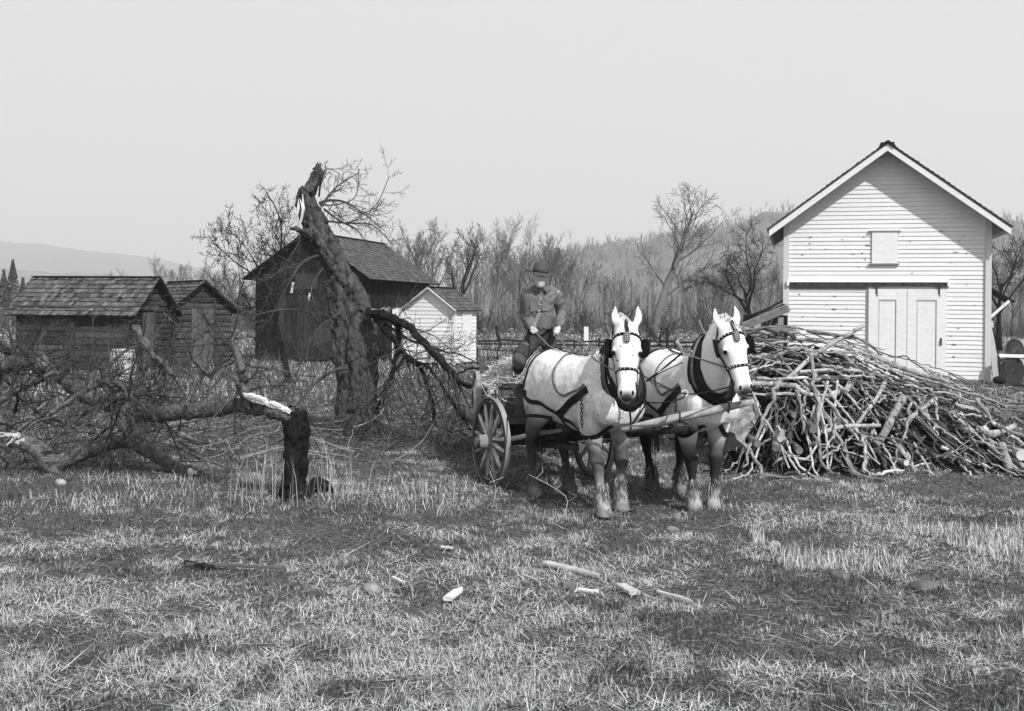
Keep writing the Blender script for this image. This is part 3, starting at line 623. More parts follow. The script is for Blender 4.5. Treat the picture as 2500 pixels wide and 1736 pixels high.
    # legs
    def lsec(rows): mb.loft([((x,y,z),x_,y_,rf,rl) for x,y,z,rf,rl in rows],16)
    for i,s in ((0,-1),(1,1)):
        fx,fy,_=feet[i]; L=lambda z:(fx+(.50-fx)*max(0,(z-.12)/.9)+ (0.02 if .4<z<.6 else 0), fy+(s*.19-fy)*max(0,(z-.12)/.9))
        lsec([(.50,s*.17,1.30,.20,.12),(.50,s*.185,1.10,.17,.12)]+[(*L(z),z,rf,rl) for z,rf,rl in ((.95,.15,.125),(.82,.128,.108),(.70,.095,.082),(.60,.068,.062),(.54,.080,.078),(.48,.070,.068),(.42,.052,.052),(.30,.046,.044),(.22,.060,.056),(.17,.078,.074),(.12,.078,.074))]+[(fx+.02,fy,.075,.080,.078),(fx+.025,fy,.03,.090,.088),(fx+.03,fy,-.01,.092,.09)])
    for i,s in ((2,-1),(3,1)):
        fx,fy,_=feet[i]; K=lambda z:fy+(s*.2-fy)*min(1,max(0,(z-.15)/.85))
        lsec([(-.60,s*.15,1.36,.26,.14),(-.62,s*.18,1.18,.27,.16),(-.60,s*.19,1.02,.22,.145),((-.55+fx)/2,K(.86),.86,.155,.11),(fx*.6-.3,K(.74),.74,.115,.085),(fx-.07,K(.64),.64,.085,.068),(fx-.10,K(.56),.56,.086,.064),(fx-.075,K(.49),.49,.068,.058),(fx-.05,K(.40),.40,.054,.050),(fx-.03,K(.30),.30,.050,.048),(fx-.015,K(.22),.22,.062,.056),(fx,K(.17),.17,.072,.068),(fx+.02,fy,.12,.068,.066),(fx+.04,fy,.075,.082,.078),(fx+.045,fy,.03,.092,.088),(fx+.05,fy,-.01,.094,.09)])
    ob=X(mb).obj('body',coat,T)
    g=np.random.default_rng(len(label))
    muz=pl+a*headL*.985+fr*.0
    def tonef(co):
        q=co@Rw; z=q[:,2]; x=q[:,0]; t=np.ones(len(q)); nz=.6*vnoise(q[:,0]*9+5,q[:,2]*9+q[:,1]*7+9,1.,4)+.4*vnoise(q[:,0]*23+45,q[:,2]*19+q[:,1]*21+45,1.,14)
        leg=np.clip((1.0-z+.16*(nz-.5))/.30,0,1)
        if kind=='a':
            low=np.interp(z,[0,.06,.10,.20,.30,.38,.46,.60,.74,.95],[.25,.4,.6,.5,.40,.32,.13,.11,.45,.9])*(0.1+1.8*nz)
            low=np.where(x<0,np.interp(z,[0,.1,.2,.35,.6,.95],[.3,.42,.3,.16,.10,.7]),low)  # hind legs: dark coat plus their shade painted into the tone
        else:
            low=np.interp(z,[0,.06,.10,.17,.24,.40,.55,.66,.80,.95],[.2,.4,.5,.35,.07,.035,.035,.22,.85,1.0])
            low=np.where(x<0,np.interp(z,[0,.1,.2,.35,.7,1.0],[.2,.25,.03,.02,.03,.6]),low)  # hind legs: own black plus shade put into the tone
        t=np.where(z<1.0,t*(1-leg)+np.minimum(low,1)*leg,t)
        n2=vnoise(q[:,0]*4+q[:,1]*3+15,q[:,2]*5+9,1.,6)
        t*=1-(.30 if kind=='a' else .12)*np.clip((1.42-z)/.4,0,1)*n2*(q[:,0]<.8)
        t*=1-.62*np.clip((-.35-x)/.25,0,1)*np.clip((1.12-z)/.15,0,1)  # painted shade on the inner thighs and lower hindquarters
        d=np.linalg.norm((q-(muz+fr*.035))*1.0,axis=1); t*=np.clip(.10+(d-.040)/.07,.10,1)
        for s in (-1,1):
            e=pl+a*.27*headL/.7+sd*s*.125+fr*.045; d=np.linalg.norm(q-e,axis=1); t*=np.clip(.35+(d-.02)/.03,.35,1)
        return t
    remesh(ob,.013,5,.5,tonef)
    me=ob.data; co=np.empty(len(me.vertices)*3,np.float32); me.vertices.foreach_get('co',co); co=co.reshape(-1,3); nn=np.empty(len(co)*3,np.float32); me.vertices.foreach_get('normal',nn); nn=nn.reshape(-1,3); q=co@Rw
    w=(vnoise(q[:,0]*5+30,q[:,2]*5+q[:,1]*2+30,1.,5)-.5)*.022*(q[:,0]<.85)+(vnoise(q[:,0]*13+30,q[:,2]*9+q[:,1]*7+30,1.,9)-.5)*.007
    co+=nn*w[:,None]; me.vertices.foreach_set('co',co.ravel()); me.update()
    bvh=BVHTree.FromPolygons([v.co.copy() for v in ob.data.vertices],[list(p.vertices) for p in ob.data.polygons])
    def strap(parent,name,pts,wd,mat=M['leather'],th=.008,off=.010,snap=True,n=7,nor=None,tone=1):
        P=smooth_path(pts,n); Q=[];NN=[]
        for p in P:
            pw=Vector(Rw@p)
            if snap:
                l,nn,_,_=bvh.find_nearest(pw); Q.append(v3(l)+v3(nn)*off+v3(o)); NN.append(v3(nn))
            else: Q.append(v3(pw)+v3(o)); NN.append(Rw@v3(nor if nor is not None else (0,0,1)))
        Q=np.array(Q); NN=np.array(NN)
        if snap and len(Q)>6:
            for _ in range(2): Q[1:-1]=(Q[:-2]+2*Q[1:-1]+Q[2:])/4; NN[1:-1]=(NN[:-2]+NN[1:-1]+NN[2:])
        mb=MB(); band(mb,Q,NN,wd,th,tone); return mb.obj(name,mat,parent,smooth=False)
    loc=lambda mb,name,mat,par,sm=True: X(mb).obj(name,mat,par,smooth=sm)
    # eyes, nostrils
    for s in (-1,1):
        l,nn,_,_=bvh.find_nearest(Vector(Rw@(pl+a*.285*headL/.7+sd*s*.150+fr*.075))); mb=MB(); mb.ball(Rw.T@(v3(l)-v3(nn)*.006),(.021,.021,.021),k=10); loc(mb,'eye',M['black'],T)
        c=hp(.915)+sd*s*.056+fr*.064; l,nn,_,_=bvh.find_nearest(Vector(Rw@c)); mb=MB(); mb.ball(Rw.T@v3(l)-(Rw.T@v3(nn))*.004,(.012,.014,.024),k=10); loc(mb,'nostril',M['black'],T)
    # bridle
    br=MB(); 
    def ring(t,off=.012,a0=-math.pi*.5,a1=math.pi*1.5,n=26,tilt=0.):
        th=np.linspace(a0,a1,n); return [pl+a*(t*headL)+a*tilt*np.sin(q)+fr*hc_(t,3)+sd*(hc_(t,1)+off)*np.sign(np.cos(q))*abs(np.cos(q))**.8+fr*(hc_(t,2)+off)*np.sign(np.sin(q))*abs(np.sin(q))**.8 for q in th]
    nb=strap(T,'bridle',ring(.60),.026,off=.009,n=1)
    strap(nb,'browband',ring(.185,a0=.0,a1=math.pi,n=14,tilt=-.05),.03,off=.010,n=1)
    strap(nb,'crown_strap',[pl+sd*.11+a*.06-fr*.05,pl+sd*.07-a*.035-fr*.06,pl-a*.05-fr*.07,pl-sd*.07-a*.035-fr*.06,pl-sd*.11+a*.06-fr*.05],.03,off=.01)
    strap(nb,'face_drop',[pl+fr*.1-a*.06,pl+fr*.15+a*.04,pl+fr*.2+a*.10],.034,off=.012)
    mb=MB(); c=pl+a*.125*headL/.7+fr*.112; mb.loft([(c,sd,a,.030,.05),(c+fr*.012,sd,a,.030,.05)],14,1,5); loc(mb,'face_plate',M['strap'],nb)
    st=MB()
    for t_,a0,a1,n in ((.60,.1,math.pi-.1,10),(.185,.25,math.pi-.25,10)):
        for p in ring(t_,a0=a0,a1=a1,n=n,tilt=-.05 if t_<.3 else 0):
            l,nn,_,_=bvh.find_nearest(Vector(Rw@p)); st.ball(Rw.T@(v3(l)+v3(nn)*.016),.0065,k=6)
    for i in range(-1,2):
        for j in range(-2,3): st.ball(c+sd*i*.018+a*j*.019+fr*.014,.0055,k=6)
    loc(st,'stud',M['brass'],nb)['kind']='stuff'
    for s in (-1,1):
        strap(nb,'cheek_strap',[hp(.03)+sd*s*.15,hp(.2)+sd*s*.17-fr*.05,hp(.4)+sd*s*.16-fr*.03,hp(.6)+sd*s*.13,hp(.80)+sd*s*.10-fr*.01],.024,off=.012)
        mb=MB(); c=hp(.275)+sd*s*.168+fr*.0; ax1=a; ax2=nrm(fr*.75+sd*s*.55); nn=np.cross(ax1,ax2)
        mb.loft([(c-nn*.006,ax1,ax2,.085,.075),(c-nn*.004,ax1,ax2,.095,.088),(c+nn*.004,ax1,ax2,.095,.088),(c+nn*.006,ax1,ax2,.085,.075)],22,1,2.6); loc(mb,'blinker',M['leather'],nb)
        mb=MB(); th=np.linspace(0,2*np.pi,13); c=hp(.81)+sd*s*.092-fr*.01; mb.tube([c+a*.028*math.cos(q)+fr*.028*math.sin(q) for q in th],.005,5,caps=False); loc(mb,'bit_ring',M['iron'],nb)
        mb=MB(); mb.tube(smooth_path([hp(.8)+sd*s*.09,hp(.98)+sd*s*.10-fr*.05,hp(.85)-fr*.18+sd*s*.05],5),.007,5); loc(mb,'curb_strap',M['leather'],nb)
    # collar
    cc=(c1*.75+base*.25)+np.array([.055,0,-.06 if kind=='a' else 0.0]); up=nrm(np.array([-.34,0,.80])); wv=y_; nrmv=np.cross(up,wv)*-1
    nrmv=nrm(np.array([.80,0,.34])); th=np.linspace(0,2*np.pi,37)
    def cring(k,f_=0,top=.38,bot=.30,wd=.19): return [cc+nrmv*f_+up*((top if math.cos(q)>0 else bot)*math.cos(q)*k)+wv*wd*k*math.sin(q)*(1-.20*math.cos(q)) for q in th]
    mb=MB(); P=np.array(cring(1.0)); mb.tube(P,.055+.016*(1-np.cos(th))/2,12,caps=False,rough=.06); mb.tube(np.array(cring(1.02,-.075)),.05,10,caps=False,rough=.06); cl=loc(mb,'collar',M['leather'],T)
    mb=MB(); mb.tube(np.array(cring(.86,.045)),.045,10,tone=2.5,caps=False); loc(mb,'collar_rim',M['leather'],cl)
    for s in (-1,1):
        q=np.linspace(.16,math.pi*.93,16); P=[cc+nrmv*.03+up*((.40 if math.cos(k)>0 else .32)*math.cos(k))+wv*s*.235*math.sin(k)*(1-.18*math.cos(k)) for k in q]
        P=[P[0]+up*.17+wv*s*.045,P[0]+up*.08+wv*s*.03]+P; mb=MB(); mb.tube(smooth_path(P,2),.019,8,tone=1.0)
        if kind=='a': mb.ball(P[0]+up*.02,.032,k=10)
        hm=loc(mb,'hame',M['strap'],cl)
        mb=MB(); c=P[7]+wv*s*.03; mb.tube([c+up*.035*math.cos(v)+nrmv*.035*math.sin(v) for v in np.linspace(0,2*np.pi,13)],.006,5,caps=False); loc(mb,'hame_ring',M['brass'],cl)
    # traces, breeching and straps
    yk=np.array([1.0,0,.92]) if kind=='a' else np.array([1.16,0,1.14])
    for s in (-1,1):
        strap(T,'tug_strap',[(.66,s*.34,1.28),(.45,s*.42,1.15),(.25,s*.45,1.02),(.10,s*.46,.92)],.085,th=.014,off=.012)
        strap(T,'trace',[(.10,s*.40,.93),(-.2,s*.43,.93),(-.5,s*.42,.90),(-.8,s*.40,.86),(-1.15,s*.36,.80)],.04,th=.012,off=.015,snap=False,nor=(0,s,0))
        strap(T,'side_strap',[(-.75,s*.45,1.13),(-.45,s*.5,1.05),(-.15,s*.5,.95),(.12,s*.48,.87),(.4,s*.35,.80),(.62,s*.22,.78),(.80,s*.10,.86)],.050,off=.012)
        strap(T,'hip_strap',[(-.50,s*.04,1.8),(-.60,s*.25,1.6),(-.70,s*.45,1.35),(-.76,s*.45,1.14)],.042,off=.010)
        strap(T,'hip_strap',[(-.50,s*.04,1.8),(-.75,s*.2,1.6),(-.95,s*.25,1.35),(-1.0,s*.2,1.14)],.042,off=.010)
        strap(T,'lazy_strap',[(-.12,s*.02,1.8),(-.06,s*.3,1.6),(.02,s*.5,1.35),(.20,s*.5,1.17),(.40,s*.45,1.22),(.60,s*.35,1.33)],.024,M['strap'],off=.014)
        mb=MB(); l,nn,_,_=bvh.find_nearest(Vector(Rw@np.array([.62,s*.4,1.20]))); p0=Rw.T@(v3(l)+v3(nn)*.03); l,nn,_,_=bvh.find_nearest(Vector(Rw@np.array([.60,s*.4,.86]))); chain(mb,p0,Rw.T@(v3(l)+v3(nn)*.02),.013); loc(mb,'chain',M['iron'],T)
        mb=MB(); mb.tube(smooth_path([cc-up*.26+nrmv*.08+wv*s*.15,(cc-up*.36+nrmv*.14+wv*s*.09),yk],4),.011,6); loc(mb,'breast_strap',M['leather'],T)
    strap(T,'breeching',[(-.62,-.5,1.13),(-.9,-.4,1.14),(-1.05,-.15,1.14),(-1.05,.15,1.14),(-.9,.4,1.14),(-.62,.5,1.13)],.085,off=.012)
    strap(T,'back_strap',[(.35,0,1.9),(.1,0,1.8),(-.2,0,1.8),(-.5,0,1.8),(-.75,0,1.75)],.030,off=.010)
    strap(T,'belly_band',[(.12,-.46,.95),(.14,-.3,.70),(.15,0,.6),(.14,.3,.70),(.12,.46,.95)],.05,off=.010)
    # tail
    mb=MB(); g=np.random.default_rng(3)
    for k in range(60):
        r0=g.normal(0,.022,2); e=g.normal(0,.06,2); L=g.uniform(.75,1.12)
        P=smooth_path([(-.93,r0[0],1.45),(-1.02,r0[0]*1.5,1.36),(-1.05+e[0]*.4,e[1]*.6,1.05),(-1.02+e[0],e[1],1.45-L*.85),(-1.0+e[0]*1.1,e[1]*1.1,1.45-L)],3); mb.tube(P,np.linspace(.016,.005,len(P)),4)
    mb.tube(smooth_path([(-.93,0,1.45),(-1.02,0,1.34),(-1.04,0,1.05),(-1.03,0,.8),(-1.02,0,.55)],3),[.03]*3+[.06]*3+[.075]*3+[.07,.06,.04,.02][:4],9,rough=.3)
    loc(mb,'tail',M['tail'],T)['kind']='stuff'
    mb=MB()
    for k in range(150):
        q=g.uniform(.28,.98); i=q*(N-1); i0=int(i); p=path[i0]+(path[min(i0+1,N-1)]-path[i0])*(i-i0); t_=tt[i0]; sdv=nrm(np.cross(t_,Z3)); u_=np.cross(sdv,t_); rt=np.interp(q,[0,.3,.6,.85,1],[.40,.32,.23,.165,.12])
        b_=p+u_*rt*.97; L=g.uniform(.08,.17); sgn=1; d=sdv*sgn*(g.uniform(.4,1.)); mb.tube([b_,b_+u_*.015+d*.03,b_+d*.055-u_*L*.5,b_+d*.07-u_*L],[.005,.005,.004,.002],3)
    for k in range(0 if kind=='a' else 14):
        e=g.normal(0,.02,2); b_=pl+fr*(-.02+e[0])+sd*e[1]-a*.01; mb.tube([b_,b_+fr*.06-a*.03,b_+fr*.11+a*.03+sd*e[1],b_+fr*.13+a*g.uniform(.05,.11)+sd*e[1]*1.8],[.005,.005,.004,.002],3)
    loc(mb,'mane',M['mane'],T)['kind']='stuff'
    mb=MB()
    for i in range(4):
        fx,fy,_=feet[i]
        for k in range(150):
            a_=g.uniform(0,6.28); e=np.array([math.cos(a_),math.sin(a_),0]); z_=g.uniform(.08,.34); r_=.058 if z_<.24 else .044; b_=np.array([fx+(.0 if i<2 else .01),fy,z_])+e*r_-[.01,0,0]; mb.tube([b_,b_+e*.018-[0,0,.03],b_+e*g.uniform(.02,.045)-[0,0,g.uniform(.06,.10)]],[.004,.004,.001],3,tone=g.uniform(.15,.9)*(1 if i<2 else .5))
    loc(mb,'leg_feather',M['mane'],T)['kind']='stuff'
    W=lambda p: Rw@np.array(p,float)+v3(o)
    return dict(W=W,bit=[W(hp(.81)+sd*s*.1) for s in (-1,1)],yoke=W(yk),ring=[W(cc+nrmv*.03+up*.2+wv*s*.31) for s in (-1,1)],croup=W((-.5,0,1.66)),with_=W((.3,0,1.62)),bvh=bvh,o=v3(o))
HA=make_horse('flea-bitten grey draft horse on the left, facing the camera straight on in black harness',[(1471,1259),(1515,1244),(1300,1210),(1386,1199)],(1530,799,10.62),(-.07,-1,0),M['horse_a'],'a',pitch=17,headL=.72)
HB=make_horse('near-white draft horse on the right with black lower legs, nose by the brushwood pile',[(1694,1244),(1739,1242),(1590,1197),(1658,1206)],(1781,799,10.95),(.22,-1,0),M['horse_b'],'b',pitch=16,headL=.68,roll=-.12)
# ------------------------------------------------------------------ wagon
def wheel(T,c,ax,rad,seed,name='wheel',ns=12):
    """c: hub centre, ax: outward unit axis"""
    c=v3(c); ax=nrm(v3(ax)); up=Z3; f=np.cross(ax,up); g=random.Random(seed); th=np.linspace(0,2*np.pi,49)
    mb=MB(); V=[]
    for q in th[:-1]:
        e=f*math.cos(q)+up*math.sin(q)
        for r_,a_ in ((rad-.055,-.026),(rad,-.026),(rad,.026),(rad-.055,.026)): V.append(c+e*r_+ax*a_)
    i=np.arange(48)[:,None]*4; i2=(np.arange(48)[:,None]+1)%48*4; j=np.arange(4)[None]; j2=(j+1)%4
    mb.add(V,[np.stack([i+j,i+j2,i2+j2,i2+j],-1).reshape(-1,4)]); w=mb.obj(name,M['cartwood'],T)
    mb=MB(); V=[]
    for q in th[:-1]:
        e=f*math.cos(q)+up*math.sin(q)
        for r_,a_ in ((rad+.001,-.03),(rad+.014,-.03),(rad+.014,.03),(rad+.001,.03)): V.append(c+e*r_+ax*a_)
    mb.add(V,[np.stack([i+j,i+j2,i2+j2,i2+j],-1).reshape(-1,4)]); mb.obj('tyre',M['tin'],w)
    mb=MB(); mb.tube([c-ax*.16,c-ax*.12,c-ax*.03,c+ax*.03,c+ax*.10,c+ax*.15,c+ax*.19],[.07,.085,.105,.105,.085,.075,.072],16,tone=.55); mb.obj('hub',M['spoke'],w,smooth=True)
    mb=MB(); mb.tube([c+ax*.16,c+ax*.205],.078,16,caps=False); mb.tube([c+ax*.15,c+ax*.16],.05,12); mb.tube([c-ax*.01,c+ax*.01],.108,16); mb.obj('hub_band',M['iron'],w)
    for k in range(ns):
        q=2*math.pi*(k+.3)/ns; e=f*math.cos(q)+up*math.sin(q); s=np.cross(e,ax); mb=MB()
        mb.loft([(c+e*.09-ax*.0,ax,s,.026,.020),(c+e*.2+ax*.004,ax,s,.026,.026),(c+e*.34+ax*.01,ax,s,.021,.022),(c+e*(rad-.05)+ax*.004,ax,s,.018,.019)],8,g.uniform(.7,1.25)); mb.obj('spoke',M['spoke'],w,smooth=True)
    return w
def wagon():
    W1=U(1198,1077,13.0); hd=np.array([.40,-.915,0]); hd/=np.linalg.norm(hd); lt=np.array([-hd[1],hd[0],0])   # lt points to image right
    z0=.515; W1.z=z0; W2=v3(W1)+lt*1.36; ac=(v3(W1)+W2)/2
    T=thing('farm_wagon','wooden farm wagon with spoked wheels and hay behind the two horses','wagon',(ac[0],ac[1],0))
    wheel(T,v3(W1),-lt,z0,1); wheel(T,W2,lt,z0,2)
    b=R(5.5); h2=np.array([math.sin(b),-math.cos(b),0]); l2=np.array([math.cos(b),math.sin(b),0]); rc=ac-h2*2.15
    wheel(T,rc-l2*.66+Z3*.09,-l2,.6,3); wheel(T,rc+l2*.66+Z3*.09,l2,.6,4)
    mb=MB(); mb.beam(v3(W1),W2,.10,.10); mb.obj('axle',M['cartwood'],T); mb=MB(); mb.beam(rc-l2*.66+Z3*.09,rc+l2*.66+Z3*.09,.1,.1); mb.obj('axle',M['cartwood'],T)
    mb=MB(); mb.beam(ac-lt*.5+Z3*.13,ac+lt*.5+Z3*.13,.12,.13); mb.beam(ac-l2*.54+Z3*.22,ac+l2*.54+Z3*.22,.12,.08); mb.obj('bolster',M['darkwood'],T)
    mb=MB(); mb.beam(ac,rc+Z3*.09,.09,.11); mb.obj('reach_pole',M['cartwood'],T)
    wd=.53; zf=.80; zt=1.16; fr=ac+h2*.30; bk=rc-h2*.45; Lb=np.linalg.norm(fr-bk); P=lambda u,l,z: bk+h2*u*Lb+l2*l+Z3*z-Z3*z0
    mb=MB()
    for k in range(6): a=-wd+k*2*wd/6+wd/6; mb.beam(P(0,a,zf),P(1,a,zf),2*wd/6-.01,.03,tone=rnd.uniform(.7,1.2))
    mb.obj('floor',M['cartwood'],T)
    for s in (-1,1):
        mb=MB()
        for z_ in (.89,1.08): mb.beam(P(0,s*wd,z_),P(1,s*wd,z_),.03,.175,tone=rnd.uniform(.7,1.1))
        mb.obj('side_board',M['cartwood'],T)
    mb=MB(); n=8
    for k in range(n):
        a=-wd+(k+.5)*2*wd/n; c=P(1,a,(zf+zt)/2)+h2*.01; mb.box(c,(2*wd/n-.012,.025,zt-zf),rot=np.array([l2,h2,Z3]).T,tone=rnd.choice([.35,.6,1.1,1.7]))
    mb.obj('front_board',M['cartwood'],T)
    mb=MB(); mb.beam(P(1,-wd-.05,zf-.03)+h2*.05,P(1,wd+.05,zf-.03)+h2*.05,.08,.06,tone=1.6); mb.obj('sill_beam',M['cartwood'],T)
    mb=MB(); mb.beam(P(1,-wd,zt+.02)+h2*.02,P(1,wd,zt+.02)+h2*.02,.05,.05,tone=.7); mb.obj('top_rail',M['cartwood'],T)
    for u_,s,zz in ((1,-1,1.13),(1,1,1.13),(.03,-1,1.42),(.03,1,1.42),(.5,-1,1.2)):
        mb=MB(); c=P(u_,s*(wd+.04),zf-.12); mb.beam(c,c+Z3*(zz-zf+.12),.07,.045,up=tuple(h2),tone=1.4); mb.obj('stake',M['cartwood'],T)
    mb=MB(); c=P(1,-wd-.055,1.09)+h2*.03; mb.tube([c+Z3*.04,c+h2*.04,c-Z3*.04],.012,6); mb.tube([c-Z3*.16,c+Z3*.02],.012,6); mb.obj('latch',M['tin'],T)
    # tongue
    tip=v3(U(1693,1047,10.75)); root=ac+hd*.1+Z3*.02; mb=MB(); mb.tube([root,(root+tip)/2,tip],[.05,.045,.036],10,tone=.4); mb.ball(tip,(.045,.045,.045),k=12,tone=.6); mb.obj('tongue',M['cartwood'],T,smooth=True)
    # singletrees and doubletree
    e=ac+hd*.42+Z3*.06; mb=MB(); mb.tube(smooth_path([e-lt*.52,e,e+lt*.52],4),[.02,.025,.028,.034,.036,.034,.028,.025,.02],8); mb.obj('doubletree',M['cartwood'],T)
    q0=v3(U(1205,1073,12.78)); q1=v3(U(1302,1060,12.55)); mb=MB(); mb.tube(smooth_path([q0,(q0+q1)/2-[0,0,.02],q1,q1+(q1-q0)*.7],3),[.016,.022,.027,.028,.028,.028,.028,.025,.022,.016],8); mb.obj('singletree',M['spoke'],T)
    q2=e+lt*.62+hd*.1; mb=MB(); mb.tube([q2-lt*.35,q2,q2+lt*.4],[.016,.028,.016],8); mb.obj('singletree',M['spoke'],T)
    for k in range(4):
        mb=MB(); a=e+lt*(-.3+.22*k)+hd*.03; chain(mb,a,a-Z3*rnd.uniform(.14,.26)+lt*.03,.014); mb.obj('chain',M['iron'],T)
    mb=MB(); mb.beam(ac+hd*.1-Z3*.02-lt*.25,ac+hd*.9+Z3*.0,.05,.06); mb.beam(ac+hd*.1-Z3*.02+lt*.25,ac+hd*.9+Z3*.0,.05,.06); mb.obj('hounds',M['cartwood'],T)
    # hay
    mb=MB(); g=np.random.default_rng(2)
    for k in range(2600):
        u_=g.uniform(.0,1.0); l=g.uniform(-wd-.06,wd); top=zt+ .20*(1-(abs(l)/wd)**2.5)+.05*math.sin(u_*7+l*4); z_=top-abs(g.normal(0,.05)); L=g.uniform(.12,.38); a=g.uniform(0,6.3)
        d=np.array([math.cos(a),math.sin(a),g.normal(.05,.35)]); c=P(u_,l,z_); k_=g.normal(0,.05,3); mb.tube([c-d*L/2,c+k_,c+d*L/2-[0,0,.02]],[.0035,.004,.002],3,tone=g.choice([.45,.8,1,1.3]),caps=False)
    mb.tube(smooth_path([P(.03,0,1.06),P(.5,0,1.1),P(.97,0,1.06)],4),.34,12,tone=.55) if False else None
    V=[]; nx,ny=14,8
    for i in range(nx):
        for j in range(ny):
            u_=.02+.96*i/(nx-1); l=-wd*.97+1.94*wd*j/(ny-1); V.append(P(u_,l,zt-.05+.16*(1-abs(l/wd)**2.5)+.05*math.sin(u_*7+l*4)+g.normal(0,.012)))
    ii=np.arange(nx-1)[:,None]*ny; jj=np.arange(ny-1)[None]; mb.add(V,[np.stack([ii+jj,ii+ny+jj,ii+ny+jj+1,ii+jj+1],-1).reshape(-1,4)],.45)
    o=P(.5,0,zf); tag(mb.obj('hay',M['hay'],loc=o),'loose pale hay heaped in the farm wagon','hay',kind='stuff')
    return P
WP=wagon()
def neck_yoke():
    a=HA['yoke']; b=HB['yoke']; d=nrm(b-a); p0=a-d*.10; p1=b+d*.26; m=(a+b)/2
    T=thing('neck_yoke','long pale rounded neck yoke pole slung across the chests of both horses','yoke',m-Z3*.0)
    mb=MB(); t=np.linspace(0,1,13); mb.tube([p0+(p1-p0)*q-Z3*.02 for q in t],.026+.020*np.sin(t*np.pi)**.7,12,tone=.75); mb.obj('pole',M['spoke'],T,smooth=True)
    for c in (a,b,m): 
        mb=MB(); s=np.cross(d,Z3); mb.tube([c-Z3*.02+Z3*.055*math.cos(v)+s*.055*math.sin(v) for v in np.linspace(0,2*np.pi,15)],.009,6,caps=False); mb.obj('ring',M['iron'],T)
    tip=v3(U(1680,1044,10.8)); mb=MB(); chain(mb,m-Z3*.06,tip+Z3*.03,.017); mb.obj('chain',M['iron'],T)
neck_yoke()
